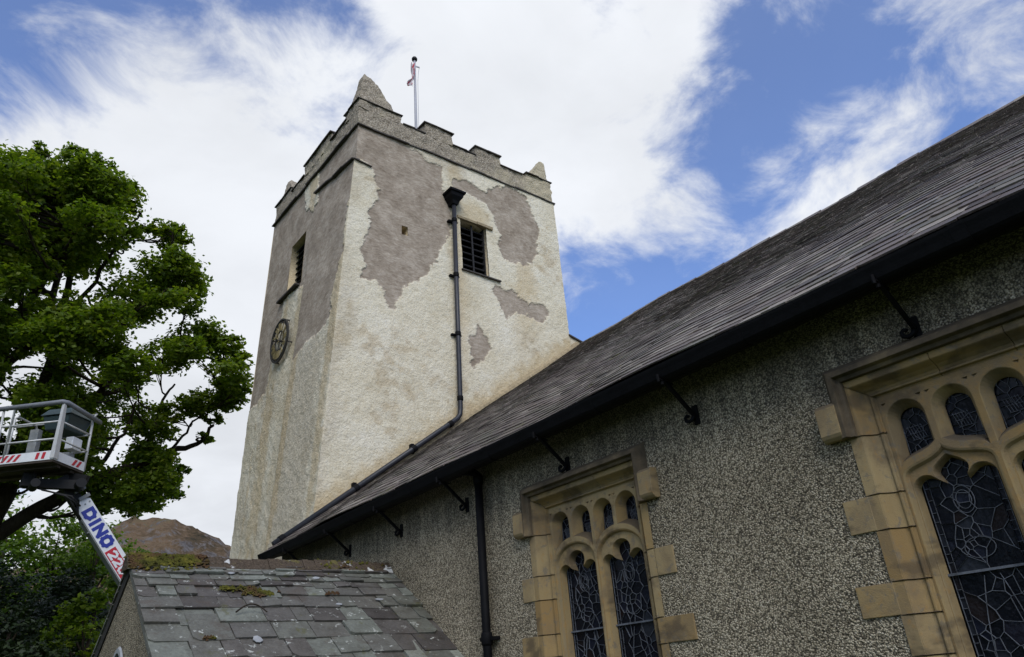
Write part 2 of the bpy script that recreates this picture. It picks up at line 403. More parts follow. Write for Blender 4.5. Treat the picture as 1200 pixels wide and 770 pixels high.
def m_moss():
    t = NT('moss', 0.95, 0.1)
    n = t.noise(9, 5, 0.7); n2 = t.noise(55, 3, 0.7); n3 = t.noise(3.1, 4, 0.6, 0.2, t.mapping((1, 1, 1), loc=(5, 1, 8)))
    c = t.ramp(n, [(0.30, (0.030, 0.028, 0.010)), (0.5, (0.10, 0.10, 0.018)), (0.7, (0.20, 0.17, 0.030))])
    c = t.mix(t.fac(n3, 0.48, 0.60), c, t.ramp(n2, [(0.3, (0.045, 0.025, 0.014)), (0.7, (0.15, 0.085, 0.045))]))
    MAT['moss'] = t.done(c, t.bump(n2, 0.03, 1))
def m_ridge():
    t = NT('ridge_stone', 0.9, 0.2)
    n = t.noise(5, 5, 0.7); n2 = t.noise(40, 3, 0.7); n3 = t.noise(2.0, 4, 0.6, 0.2, t.mapping((1, 1, 1), loc=(3, 8, 8)))
    c = t.ramp(n2, [(0.3, (0.045, 0.034, 0.024)), (0.7, (0.130, 0.098, 0.070))])
    c = t.mix(t.fac(n, 0.56, 0.66), c, (0.14, 0.12, 0.045))
    c = t.mix(t.fac(n3, 0.57, 0.60), c, (0.62, 0.62, 0.60))
    MAT['ridge'] = t.done(c, t.bump(n2, 0.03, 1))
def m_fell():
    t = NT('fell_heather', 0.95, 0.1)
    n = t.noise(0.016, 8, 0.68, 0.6); n2 = t.noise(0.05, 6, 0.72); n3 = t.noise(0.009, 5, 0.6, 0.2, t.mapping((1, 1, 1), loc=(300, 50, 9)))
    n4 = t.noise(0.22, 5, 0.75)
    c = t.ramp(t.m('ADD', t.m('ADD', t.m('MULTIPLY', n, 0.40), t.m('MULTIPLY', n2, 0.35)), t.m('MULTIPLY', n4, 0.25)), [(0.38, (0.028, 0.026, 0.016)), (0.46, (0.082, 0.058, 0.034)), (0.53, (0.145, 0.098, 0.060)), (0.62, (0.085, 0.088, 0.038))])
    steep = t.m('SUBTRACT', 1.0, t.sep(2, t.geo.outputs['Normal']))
    rock = t.fac(t.m('ADD', steep, t.m('ADD', t.m('MULTIPLY', n2, 0.6), t.m('MULTIPLY', n4, 0.4))), 0.66, 0.78)
    c = t.mix(rock, c, t.ramp(t.noise(0.11, 6, 0.75), [(0.35, (0.045, 0.042, 0.042)), (0.65, (0.17, 0.155, 0.15))]))
    c = t.mix(t.fac(n3, 0.58, 0.66, 0, 0.8), c, (0.045, 0.06, 0.02))
    MAT['fell'] = t.done(c, t.bump(n2, 6.0, 1.0))
def m_grass():
    t = NT('grass', 0.95, 0.1); n = t.noise(0.8, 6, 0.7); n2 = t.noise(25, 4)
    MAT['grass'] = t.done(t.ramp(t.m('ADD', t.m('MULTIPLY', n, 0.5), t.m('MULTIPLY', n2, 0.5)), [(0.3, (0.03, 0.05, 0.012)), (0.7, (0.09, 0.12, 0.03))]), t.bump(n2, 0.05))
m_harling(); m_parapet(); m_pebbledash('pebbledash', 1.22); m_pebbledash('porch_pebbledash', 0.86); m_stone(); m_glass(); m_bark(); m_moss(); m_ridge(); m_fell(); m_grass()
m_slate('nave_slate', [(0, (0.038, 0.029, 0.027)), (0.25, (0.110, 0.086, 0.078)), (0.5, (0.165, 0.134, 0.115)), (0.75, (0.080, 0.074, 0.055)), (1, (0.27, 0.235, 0.20))], 0.22, 0.95, 0.50)
m_slate('porch_slate', [(0, (0.060, 0.053, 0.048)), (0.2, (0.112, 0.102, 0.090)), (0.4, (0.132, 0.136, 0.114)), (0.6, (0.096, 0.086, 0.079)), (0.8, (0.155, 0.163, 0.138)), (0.93, (0.185, 0.196, 0.168)), (1, (0.28, 0.29, 0.245))], 0.95, 0.6, 0.6, 1.5)
m_leaf('oak_leaf', [(0.25, (0.055, 0.100, 0.008)), (0.5, (0.115, 0.180, 0.012)), (0.75, (0.190, 0.245, 0.020)), (0.95, (0.27, 0.255, 0.03))], 0.5)
m_leaf('bright_leaf', [(0.25, (0.045, 0.090, 0.009)), (0.5, (0.095, 0.17, 0.015)), (0.85, (0.17, 0.25, 0.028))], 0.48)
m_leaf('dark_leaf', [(0.25, (0.010, 0.020, 0.007)), (0.5, (0.018, 0.034, 0.011)), (0.85, (0.035, 0.055, 0.016))], 0.2)
plain('black_iron', (0.005, 0.005, 0.006), 0.6, 0.0, 0.5, 0.002, 0.10)
plain('tower_pipe_paint', (0.020, 0.021, 0.027), 0.42, 0.0, 0.35, 0.002, 0.4)
plain('drip_slate', (0.060, 0.053, 0.047), 0.85, 0, 0.45, 0.01)
plain('coping_slate', (0.058, 0.050, 0.042), 0.85, 0, 0.45, 0.01)
plain('louvre_wood', (0.016, 0.015, 0.016), 0.75, 0, 0.4, 0.004)
plain('dark_interior', (0.006, 0.006, 0.007), 0.9, 0, 0.2)
plain('lead_came', (0.12, 0.13, 0.15), 0.6, 0.0, 0.55, 0.0, 0.3)
plain('lead_sheet', (0.30, 0.31, 0.32), 0.6, 0, 0.2)
plain('mortar_skirt', (0.34, 0.27, 0.165), 0.95, 0, 0.45, 0.015)
plain('soffit_wood', (0.016, 0.014, 0.012), 0.8, 0, 0.4)
plain('white_paint', (0.66, 0.67, 0.68), 0.42, 0, 0.10)
plain('aluminium', (0.50, 0.50, 0.49), 0.5, 0.25, 0.15)
plain('grey_rail', (0.17, 0.18, 0.20), 0.55, 0, 0.2)
plain('grey_steel', (0.21, 0.22, 0.22), 0.55, 0, 0.25)
plain('dark_steel', (0.009, 0.009, 0.010), 0.6, 0, 0.3, 0.0, 0.25)
plain('floor_plate', (0.055, 0.042, 0.032), 0.8, 0, 0.4)
plain('sign_blue', (0.018, 0.032, 0.25), 0.45, 0, 0.08)
plain('sign_red', (0.42, 0.018, 0.030), 0.45, 0, 0.12)
plain('gilding', (0.24, 0.19, 0.085), 0.6, 0.0, 0.7)
plain('clock_iron', (0.035, 0.032, 0.028), 0.6, 0, 0.3)
plain('pole_paint', (0.40, 0.40, 0.43), 0.5, 0, 0.1)
plain('flag_white', (0.5, 0.44, 0.46), 0.85, 0, 0.1)
plain('flag_red', (0.40, 0.03, 0.05), 0.85, 0, 0.15)
plain('flag_blue', (0.03, 0.05, 0.20), 0.85, 0, 0.15)
plain('console_green', (0.030, 0.050, 0.052), 0.4, 0, 0.2)
plain('rubber', (0.012, 0.012, 0.012), 0.8, 0, 0.3)
plain('door_grey', (0.085, 0.095, 0.115), 0.4, 0, 0.2)
plain('render_core', (0.30, 0.24, 0.15), 0.95, 0, 0.3, 0.02)

# ------------------------------------------------------------------ setting
def setting():
    n = 40; xs = np.linspace(-1500, 1500, n); V = []; F = []
    mb = MB(); mb.add([(-3000, -3000, GROUND), (3000, -3000, GROUND), (3000, 3000, GROUND), (-3000, 3000, GROUND)], [(0, 1, 2, 3)])
    o = mb.build('ground', MAT['grass']); tag(o, kind='structure')
    # the fell: terrain on a polar grid; skyline height by azimuth (tan of azimuth from +Y, height at 900 m)
    az = np.linspace(-1.5, 1.25, 420); rr = np.linspace(380, 1900, 190)
    A, Rr = np.meshgrid(az, rr, indexing='ij')
    X = Rr * np.sin(A); Y = Rr * np.cos(A)
    P = np.stack([X.ravel(), Y.ravel(), np.zeros(X.size)], 1)
    ka = [-1.5, -0.9, -0.4, -0.1, 0.05, 0.10, 0.155, 0.19, 0.2275, 0.246, 0.275, 0.305, 0.36, 0.5, 0.8, 1.25]
    kh = [30, 60, 120, 115, 124, 134, 164, 184, 188, 185, 177, 164, 140, 110, 60, 20]
    sky_h = np.interp(A.ravel(), ka, kh)
    r = Rr.ravel()
    prof = np.where(r < 950, sstep(r, 380, 950) ** 1.0, 1.0 - 0.35 * sstep(r, 950, 1900))
    rough = (fbm(P * 0.011, 6, 3, 0.55) - 0.5)
    ridged = 1 - np.abs(fbm(P * 0.02, 5, 9, 0.55) - 0.5) * 5
    Z = sky_h * prof + rough * 62 * sstep(r, 400, 700) * (1 - 0.66 * sstep(r, 800, 930)) + np.clip(ridged, -0.5, 1) * 11 * sstep(r, 450, 800) + GROUND
    P[:, 2] = np.where(r < 385, GROUND - 2, Z)
    I = np.arange(X.size).reshape(X.shape)
    Q = np.stack([I[:-1, :-1].ravel(), I[:-1, 1:].ravel(), I[1:, 1:].ravel(), I[1:, :-1].ravel()], 1)
    o = mesh_obj('fell', P, Q, MAT['fell'], None, True); tag(o, kind='structure')
setting()

# ------------------------------------------------------------------ slates
def slates(mb, org, ud, sd, nd, ulen, rows, wr, thick, rng, jit=0.012, lift=1.0, ext=1.9, umin=None, umax=None, tw=.25, chip=.45, wave=None):
    """courses of individual slates; rows = distances of the tails down the slope"""
    org = np.array(org, float); ud = np.array(ud, float); sd = np.array(sd, float); nd = np.array(nd, float)
    prev = 0.0
    for k, s1 in enumerate(rows):
        exp = s1 - prev; prev = s1; L = exp * ext
        u0 = 0.0 if umin is None else umin(s1); u1 = ulen if umax is None else umax(s1)
        u = u0 - rng.uniform(0, wr[0] * 0.5)
        while u < u1:
            sc = min(1.0, 0.55 + exp * 1.8)
            w = rng.uniform(*wr) * sc
            a = max(u, u0); b = min(u + w, u1)
            u += w
            if b - a < 0.04: continue
            g = rng.uniform(0.002, 0.008)
            t = thick * (1 + rng.uniform(-1.2, 1.8) * tw); up = thick * lift * (1 + rng.uniform(-.8, 1.4) * tw)
            tj = rng.normal(0, jit); tj2 = tj + rng.normal(0, jit * 0.6)
            P = []
            s0 = max(0.0, s1 - L)
            for (uu, ss, hh) in ((a + g, s0, 0.0), (b - g, s0, 0.0), (b - g, s1 + tj2, up), (a + g, s1 + tj, up)):
                P.append(org + ud * uu + sd * ss + nd * (hh + (wave(uu, ss) if wave else 0.0)))
            P[2] = P[2] + nd * rng.normal(0, thick * tw)
            T = [p + nd * t for p in P]
            if rng.random() < chip:      # a chipped corner
                c = rng.uniform(0.02, 0.07); side = rng.random() < 0.5
                if side: T[3] = T[3] + ud * 0; q = 3
                v = [P[0], P[1], P[2], P[3] + ud * c, P[3] - sd * c * rng.uniform(.4, 1)] if side else [P[0], P[1], P[2] - sd * c * rng.uniform(.4, 1), P[2] - ud * c, P[3]]
                vt = [p + nd * t for p in v]
                mb.add(v + vt, [(4, 3, 2, 1, 0), (5, 6, 7, 8, 9), (0, 1, 6, 5), (1, 2, 7, 6), (2, 3, 8, 7), (3, 4, 9, 8), (4, 0, 5, 9)])
            else:
                mb.hexa(P + T)

# ------------------------------------------------------------------ church tower
YT = 14.29; ZS = 14.13
tower = thing('church_tower', (10.4, 17.3, GROUND), 'tall square stone church tower with cream harling and grey render patches and battlements', 'tower')
X_TOP, X_R, Y_F = 6.94, 13.99, 20.42
def xl_main(z): return X_TOP - 0.045 * (14.15 - z)
def xl_butt(z): return X_TOP - 0.0757 * (14.15 - z)
def drip_z(y): return 12.88 + (y - YT) * 0.21
BY = 16.85
P1 = [(6.7, 14.3), (8.15, 14.17), (8.71, 14.0), (9.19, 13.79), (9.57, 13.8), (9.61, 13.29), (9.72, 12.82), (9.81, 12.39), (9.9, 11.93), (9.73, 11.24), (9.35, 10.64), (9.14, 10.04), (8.74, 9.66), (8.43, 9.49), (8.17, 9.12), (8.05, 8.57), (7.85, 8.57), (7.74, 9.0), (7.42, 9.28), (7.03, 9.26), (7.21, 9.66), (7.1, 10.18), (7.29, 10.81), (7.31, 11.25), (7.58, 12.18), (7.42, 12.6), (7.31, 12.86), (7.14, 12.90), (6.7, 12.86)]
P2 = [(9.93, 13.64), (10.39, 13.6), (10.81, 13.62), (11.17, 13.49), (11.59, 13.87), (12.18, 14.02), (12.8, 13.90), (12.99, 13.53), (13.15, 12.92), (13.05, 12.03), (12.82, 11.49), (12.46, 11.27), (12.01, 11.18), (11.7, 11.29), (11.51, 11.63), (11.66, 12.09), (11.43, 12.53), (11.34, 12.81), (11.11, 13.15), (10.52, 13.18), (10.07, 13.22)]
P3 = [(11.28, 10.28), (11.97, 10.24), (12.3, 10.02), (13.02, 10.03), (13.23, 9.77), (12.95, 9.47), (12.43, 9.57), (11.97, 9.46), (11.61, 9.21), (11.4, 9.69), (11.18, 10.11)]
P4 = [(10.6, 8.83), (10.82, 8.65), (10.95, 8.19), (10.75, 7.79), (10.35, 7.57), (10.31, 7.97), (10.22, 8.23), (10.47, 8.51)]
G1 = [(14.0, 14.6), (20.8, 14.6), (20.8, 12.23), (20.74, 10.17), (20.5, 7.75), (20.0, 7.7), (19.31, 7.91), (19.08, 8.65), (18.76, 9.34), (18.66, 10.13), (18.62, 10.68), (17.41, 10.57), (16.91, 10.4), (16.9, 9.58), (16.95, 8.57), (16.93, 7.82), (16.49, 8.03), (15.99, 8.1), (15.28, 8.08), (14.67, 8.21), (14.72, 8.8), (14.53, 9.44), (14.4, 10.13), (14.30, 11.48), (14.0, 12.82)]
C1 = [(17.96, 14.62), (16.9, 14.36), (16.59, 12.9), (17.05, 12.72), (17.63, 13.38)]
B1 = [(17.0, 8.0), (15.2, 8.1), (14.8, 6.76), (14.84, -2), (16.9, -2), (17.05, 4.95)]
LW = (10.18, 11.10, 10.48, 12.15)         # louvred opening, east face: x0,x1,z0,z1
HOLE = (8.26, 8.45, 10.98, 11.26)
BW = (17.40, 18.45, 10.66, 12.40)         # belfry opening, left face: y0,y1,z0,z1
def zgrid():
    z = list(np.arange(GROUND, 2.0, 0.12)) + list(np.arange(2.0, ZS, 0.031)) + [ZS + 0.25]
    z += [LW[2], LW[3], HOLE[2], HOLE[3], BW[2], BW[3]]
    return np.array(sorted(set(round(a, 4) for a in z)))
def grid_faces(nu, nv):
    I = np.arange(nu * nv).reshape(nu, nv)
    return I[:-1, :-1].ravel(), I[1:, :-1].ravel(), I[1:, 1:].ravel(), I[:-1, 1:].ravel()
def edge_noise(P, amt=0.10):
    return (fbm(P * 2.2, 3, 21) - 0.5) * amt * 3.4 + (fbm(P * 10, 4, 25, .65) - 0.5) * amt * 2.6
def relief(P, patch):
    h = 0.020 + (fbm(P * 9.0, 3, 31) - 0.5) * 0.030 + (fbm(P * 1.1, 3, 35) - 0.5) * 0.05
    g = (fbm(P * 2.5, 3, 41) - 0.5) * 0.016 + (fbm(P * 1.1, 3, 35) - 0.5) * 0.05
    return h * (1 - patch) + g * patch
def tower_walls():
    zs = zgrid()
    # ---- east face
    xs = np.arange(6.0, X_R + 0.001, 0.031)
    xs = np.array(sorted(set([round(a, 4) for a in xs] + [X_R, *LW[:2], *HOLE[:2]])))
    U, Z = np.meshgrid(xs, zs, indexing='ij'); u = U.ravel(); z = Z.ravel()
    xlz = np.where(z < 12.88, xl_butt(z), xl_main(z)); x = np.maximum(u, xlz)
    P = np.stack([x, np.full(x.shape, YT), z], 1)
    en = edge_noise(P)
    patch = np.zeros(x.shape)
    for pl in (P1, P2, P3, P4): patch = np.maximum(patch, sstep(poly_sd(x, z, pl) + en, -0.02, 0.02))
    big = fbm(P * 0.9, 4, 51); fine = fbm(P * 5, 4, 55)
    dirt = sstep(z + (big - 0.5) * 2.2 + (fine - 0.5) * 1.0, 13.4, 14.2) * 0.45 * (x < 10.5) + 0.35 * sstep(big + (fine - .5) * .5, 0.60, 0.78)
    lft = sstep(0.55 + (big - 0.5) * 1.2 - (x - xlz), 0.0, 0.5) * 0.35
    dirt = np.maximum(dirt, lft * (1 - sstep(z, 8, 9.5) * 0.3))
    rust = 0.30 * sstep(big + (fine - 0.5) * 0.9, 0.62, 0.80)
    # ochre run-off: beneath the opening, along the pipe, below the right-hand patch and above the roof line
    roofz = 2.63 + 0.70 * (x - 5.2)
    rust = np.maximum(rust, 0.75 * sstep(0.75 + (fine - 0.5) * 0.8 - (z - roofz), 0.0, 0.6))
    run = sstep(0.40 - np.abs(x - 10.05) + (fine - 0.5) * 0.4, 0.0, 0.35) * sstep(z, 6.5, 9.0) * 0.45
    run2 = sstep(0.7 - np.abs(x - 12.3 + (big - 0.5)) + (fine - 0.5) * 0.9, 0, 0.6) * (z < 11.4) * sstep(z, 7.2, 10.4) * 0.55
    head = sstep(0.75 - np.hypot((x - 10.7) * 0.9, z - 12.45) + (fine - 0.5) * 0.4, 0, 0.5) * 0.55
    rust = np.maximum.reduce([rust, run, run2, head])
    edge = (np.abs(x - xlz) < 1e-6)
    h = relief(P, patch); h = np.where(edge, 0.012, h)
    P2_ = P.copy(); P2_[:, 1] -= h; P2_[edge, 0] -= 0.012
    a, b, c, d = grid_faces(len(xs), len(zs))
    cx = (u[a] + u[c]) / 2; cz = (z[a] + z[c]) / 2
    ok = (x[b] - x[a] > 1e-5) | (x[c] - x[d] > 1e-5)
    for w in (LW, HOLE): ok &= ~((cx > w[0]) & (cx < w[1]) & (cz > w[2]) & (cz < w[3]))
    ok &= cz < ZS
    F1 = np.stack([a, b, c, d], 1)[ok]
    VS = [P2_]; FS = [F1]; AT = {'patch': [patch], 'dirt': [dirt], 'rust': [rust]}
    # ---- left (south) face with its battered pilaster buttress
    ys = np.arange(YT, Y_F + 0.001, 0.033)
    ys = np.array(sorted(set([round(a_, 4) for a_ in ys] + [Y_F, BY, BY + 0.006, *BW[:2]])))
    U, Z = np.meshgrid(ys, zs, indexing='ij'); y = U.ravel(); z = Z.ravel()
    ztop = ZS + (y - YT) * 0.035
    z = np.where(z > ZS - 0.001, np.minimum(z, ztop), z)
    onb = (y <= BY + 0.001) & (z < drip_z(y))
    x = np.where(onb, xl_butt(z), xl_main(z))
    P = np.stack([x, y, z], 1)
    en = edge_noise(P)
    g = sstep(poly_sd(y, z, G1) + en, -0.02, 0.02); cpat = sstep(poly_sd(y, z, C1) + en, -0.02, 0.02)
    patch = g * (1 - cpat)
    big = fbm(P * 0.9, 4, 51); fine = fbm(P * 5, 4, 55)
    gb = sstep(poly_sd(y, z, B1) + en * 2.2, -0.12, 0.12) * 0.50
    dirt = np.maximum(gb, 0.10 + 0.32 * sstep(big + (fine - .5) * .5, 0.5, 0.72))
    stripe = fbm(np.stack([y * 2.4, z * 0.16, x * 0], 1), 3, 77)
    rust = 0.55 * sstep(stripe + (fine - 0.5) * 0.35, 0.50, 0.66)
    rust = np.maximum(rust, 0.65 * sstep(0.16 - np.abs(y - 17.15 + (big - .5) * .4) + (fine - .5) * .2, 0, 0.14))
    rust = np.maximum(rust, 0.55 * sstep(0.20 - np.abs(y - 14.55 + (big - .5) * .3) + (fine - .5) * .2, 0, 0.14) * (z < 8))
    light = sstep(0.55 - np.abs(y - 17.9 + (big - .5) * .5), 0, 0.25) * (z < 8.4)
    dirt = dirt * (1 - 0.7 * light); rust = rust * (1 - 0.6 * light)
    edge = np.abs(y - YT) < 1e-6
    h = relief(P, patch); h = np.where(edge, 0.012, h)
    P3_ = P.copy(); P3_[:, 0] -= h; P3_[edge, 1] -= 0.012
    a, b, c, d = grid_faces(len(ys), len(zs))
    cy = (y[a] + y[b]) / 2; cz = (z[a] + z[c]) / 2
    ok = ~((cy > BW[0]) & (cy < BW[1]) & (cz > BW[2]) & (cz < BW[3]))
    Fq = np.stack([a, d, c, b], 1)[ok]
    isb = (cy < BY + 0.006)[ok] & (cz < drip_z(cy))[ok]
    fo = len(P2_)
    VS.append(P3_); FS.append(Fq[~isb] + fo)
    for k, arr in zip(('patch', 'dirt', 'rust'), (patch, dirt, rust)): AT[k].append(arr)
    # ---- hidden faces, plain
    xb = xl_main(GROUND)
    back = np.array([(X_R, YT, GROUND), (X_R, Y_F, GROUND), (X_R, Y_F, ZS + 0.3), (X_R, YT, ZS),
                     (X_R, Y_F, GROUND), (xb, Y_F, GROUND), (X_TOP, Y_F, ZS + 0.3), (X_R, Y_F, ZS + 0.3)], float)
    fo += len(P3_); VS.append(back); FS.append(np.array([[0, 1, 2, 3], [4, 5, 6, 7]]) + fo)
    for k, v in (('patch', 0), ('dirt', 0.35), ('rust', 0.2)): AT[k].append(np.full(8, v))
    # ---- reveals of the openings (in the same harling)
    def reveal(pts_out, pts_in, col):
        nonlocal fo
        n = len(pts_out); fo = sum(len(v) for v in VS)
        VS.append(np.array(pts_out + pts_in, float)); FS.append(np.array([[k, (k + 1) % n, n + (k + 1) % n, n + k] for k in range(n)]) + fo)
        for k, v in (('patch', col[0]), ('dirt', col[1]), ('rust', col[2])): AT[k].append(np.full(2 * n, v))
    x0, x1, z0, z1 = LW
    reveal([(x0, YT + .01, z0), (x1, YT + .01, z0), (x1, YT + .01, z1), (x0, YT + .01, z1)], [(x0 + .02, YT + .34, z0), (x1 - .02, YT + .34, z0), (x1 - .02, YT + .34, z1 - .02), (x0 + .02, YT + .34, z1 - .02)], (0, .25, .55))
    x0, x1, z0, z1 = HOLE
    reveal([(x0, YT + .01, z0), (x1, YT + .01, z0), (x1, YT + .01, z1), (x0, YT + .01, z1)], [(x0, YT + .5, z0 + .02), (x1, YT + .5, z0 + .02), (x1, YT + .5, z1 - .02), (x0, YT + .5, z1 - .02)], (0, .1, .75))
    y0, y1, z0, z1 = BW
    reveal([(xl_main(z0) - .0, y0, z0), (xl_main(z0), y1, z0), (xl_main(z1), y1, z1), (xl_main(z1), y0, z1)], [(7.06, y0, z0 + .05), (7.06, y1, z0 + .05), (7.09, y1, z1), (7.09, y0, z1)], (0, .2, .7))
    V = np.concatenate(VS); F = np.concatenate(FS)
    mesh_obj('wall', V, F, MAT['harling'], tower, True, attrs={k: np.concatenate(v) for k, v in AT.items()})
    # the buttress as its own part
    used = np.unique(Fq[isb]); remap = -np.ones(len(P3_), int); remap[used] = np.arange(len(used))
    mesh_obj('buttress', P3_[used], remap[Fq[isb]], MAT['harling'], tower, True,
             attrs={'patch': patch[used], 'dirt': dirt[used], 'rust': rust[used]})
tower_walls()

def rough_grid_box(mb, a, b, cell=0.07, amp=0.030, seed=3):
    """harled block: gridded faces with a little relief, welded by shared noise"""
    a = np.array(a, float); b = np.array(b, float); c = (a + b) / 2
    for ax in range(3):
        o1, o2 = [k for k in range(3) if k != ax]
        n1 = max(2, int((b[o1] - a[o1]) / cell) + 2); n2 = max(2, int((b[o2] - a[o2]) / cell) + 2)
        for side in (0, 1):
            U, W = np.meshgrid(np.linspace(a[o1], b[o1], n1), np.linspace(a[o2], b[o2], n2), indexing='ij')
            P = np.zeros((U.size, 3)); P[:, o1] = U.ravel(); P[:, o2] = W.ravel(); P[:, ax] = b[ax] if side else a[ax]
            d = np.stack([vnoise(P * 7 + 31 * k, seed + k) - 0.5 for k in range(3)], 1) * amp * 2
            P = P + d
            A, B, C, D = grid_faces(n1, n2)
            q = np.stack([A, B, C, D], 1)
            if (side == 1) == (ax == 1): q = q[:, ::-1]
            mb.add(P.tolist(), q.tolist())

def slab_chain(mb, p, q, out, n, t=0.045, proj=0.075, depth=0.3, jit=0.012, rng=random):
    """thin irregular flat stones laid end to end, projecting along out"""
    p = Vector(p); q = Vector(q); out = Vector(out); L = (q - p).length; d = (q - p) / L
    mb.piece()
    cuts = [0.0]
    for k in range(1, n): cuts.append(L * (k + rng.uniform(-.25, .25)) / n)
    cuts.append(L)
    for k in range(n):
        a = p + d * (cuts[k] + (0.004 if k else 0)); b = p + d * cuts[k + 1]
        dz = Vector((0, 0, rng.uniform(-jit, jit))); dz2 = Vector((0, 0, rng.uniform(-jit, jit)))
        pr = proj * rng.uniform(0.75, 1.2); tt = t * rng.uniform(0.8, 1.25)
        Z = Vector((0, 0, tt)); sl = Vector((0, 0, -0.018))
        mb.hexa([a + out * pr + dz + sl, b + out * pr + dz2 + sl, b - out * depth + dz2, a - out * depth + dz,
                 a + out * pr + dz + Z * .7 + sl, b + out * pr + dz2 + Z * .7 + sl, b - out * depth + dz2 + Z, a - out * depth + dz + Z])

def tower_top():
    W = 0.48
    mb = MB(); cop = MB()
    lo = ZS + 0.03; cz = 14.82; mz = 15.21; kz = 15.02
    x0, x1, y0, y1 = X_TOP, X_R - 0.02, YT, Y_F
    # low wall all round
    def lw(z, y): return z + (y - YT) * 0.02
    rough_grid_box(mb, (x0, y0, lo), (x1, y0 + W, cz), seed=3)
    rough_grid_box(mb, (x0 + 0.02, y0 + W - 0.02, lo), (x0 + 0.02 + W, y1, cz + 0.08), seed=5)
    rough_grid_box(mb, (x0 + W, y1 - W, lo), (x1, y1, cz + 0.08), seed=7, cell=0.3)
    rough_grid_box(mb, (x1 - W, y0 + W - 0.02, lo), (x1, y1 - W + 0.02, cz), seed=9, cell=0.3)
    # east merlons
    for (a, b, z) in ((9.10, 10.06, mz + 0.04), (10.93, 11.86, mz - 0.05)):
        rough_grid_box(mb, (a, y0 + 0.003, cz - 0.02), (b, y0 + W - 0.003, z), seed=11)
        slab_chain(cop, (a - 0.05, y0, z), (b + 0.05, y0, z), (0, -1, 0), 2, 0.05, 0.06, W + 0.05)
    for (a, b) in ((8.34, 9.10), (10.06, 10.93), (11.86, 12.76)):
        slab_chain(cop, (a, y0, cz), (b, y0, cz), (0, -1, 0), 2, 0.045, 0.05, W + 0.05)
    # left-side merlon
    a, b = 16.15, 18.05
    rough_grid_box(mb, (x0 + 0.022, a, cz), (x0 + W, b, mz + 0.04), seed=13)
    slab_chain(cop, (x0 + 0.02, b + 0.05, mz + 0.04), (x0 + 0.02, a - 0.05, mz + 0.04), (-1, 0, 0), 3, 0.05, 0.06, W + 0.05)
    for (c, d) in ((15.05, 16.15), (18.05, 19.06)):
        slab_chain(cop, (x0 + 0.02, d, cz + 0.08), (x0 + 0.02, c, cz + 0.08), (-1, 0, 0), 2, 0.045, 0.05, W + 0.05)
    # far and north merlons
    for a in (8.9, 11.2): rough_grid_box(mb, (a, y1 - W + .003, cz), (a + 1.2, y1 - .003, mz), seed=15, cell=0.3)
    for a in (16.0, 18.0): rough_grid_box(mb, (x1 - W + .003, a, cz - .05), (x1 - .003, a + 1.1, mz), seed=17, cell=0.3)
    # corner blocks
    CB = [(x0, y0, 1, 1, 1.34, 0.86), (x1, y0, -1, 1, 1.02, 0.9), (x0 + 0.02, y1, 1, -1, 1.1, 1.3), (x1, y1, -1, -1, 1.1, 1.1)]
    tops = [15.10, 14.98, 15.12, 15.05]
    for (cx, cy, sx, sy, lx, ly), tz in zip(CB, tops):
        a = (min(cx, cx + sx * lx) + .002, min(cy, cy + sy * ly) + .002, cz - 0.03); b = (max(cx, cx + sx * lx), max(cy, cy + sy * ly), tz)
        rough_grid_box(mb, a, b, seed=19)
        A = Vector((a[0] - .05, a[1] - .05, tz)); B = Vector((b[0] + .05, b[1] + .05, tz))
        if sy > 0:
            slab_chain(cop, (A.x, cy, tz), (B.x, cy, tz), (0, -1, 0), 2, 0.04, 0.05, 0.3)
        else:
            slab_chain(cop, (A.x, cy - sy * 0.0 + sy * ly, tz), (B.x, cy + sy * ly, tz), (0, -1, 0), 2, 0.04, 0.03, 0.3)
        if sx > 0:
            slab_chain(cop, (cx, B.y, tz + .003), (cx, A.y + .32, tz + .003), (-1, 0, 0), 2, 0.04, 0.05, 0.3)
    par = mb.build('parapet', MAT['parapet'], tower, True)
    cop.build_pieces('coping', MAT['coping_slate'], par)
    # swept corner pinnacles: concave towards the parapets, steep outside
    H = [16.38, 15.86, 16.12, 16.1]
    for (cx, cy, sx, sy, lx, ly), tz, top in zip(CB, tops, H):
        rings = 26; n = 12
        V = []
        for i in range(rings):
            t = i / (rings - 1); z = tz + 0.02 + (top - tz) * t
            o = 0.05 + (0.20 if sx > 0 else 0.05) * t ** 0.9
            inn = lambda l: o + 0.14 + (l - 0.10 - 0.25) * max(0, (1 - t)) ** (0.82 if (sx > 0 and sy > 0) else 1.0)
            ix = inn(lx); iy = inn(ly)
            if t > 0.93: k = (1 - t) / 0.07; m_ = 0.55 + 0.45 * k; mid = (o + ix) / 2; o2 = mid - (mid - o) * m_; ix2 = mid + (ix - mid) * m_; midy = (o + iy) / 2; oy2 = midy - (midy - o) * m_; iy2 = midy + (iy - midy) * m_
            else: o2 = o; ix2 = ix; oy2 = o; iy2 = iy
            sq = [(o2, oy2), (ix2, oy2), (ix2, iy2), (o2, iy2)]
            ring = []
            for k in range(4):
                p, q = sq[k], sq[(k + 1) % 4]
                for f in range(n): ring.append((p[0] + (q[0] - p[0]) * f / n, p[1] + (q[1] - p[1]) * f / n))
            V += [(cx + sx * a_, cy + sy * b_, z) for a_, b_ in ring]
        V = np.array(V); m4 = 4 * n
        V += (np.stack([fbm(V * 5 + 9 * k, 4, 61 + k, .6) - 0.5 for k in range(3)], 1)) * 0.12
        F = []
        flip = sx * sy < 0
        for i in range(rings - 1):
            for k in range(m4):
                f = [i * m4 + k, i * m4 + (k + 1) % m4, (i + 1) * m4 + (k + 1) % m4, (i + 1) * m4 + k]
                F.append(f[::-1] if flip else f)
        F.append([(rings - 1) * m4 + k for k in range(m4)][::(-1 if flip else 1)])
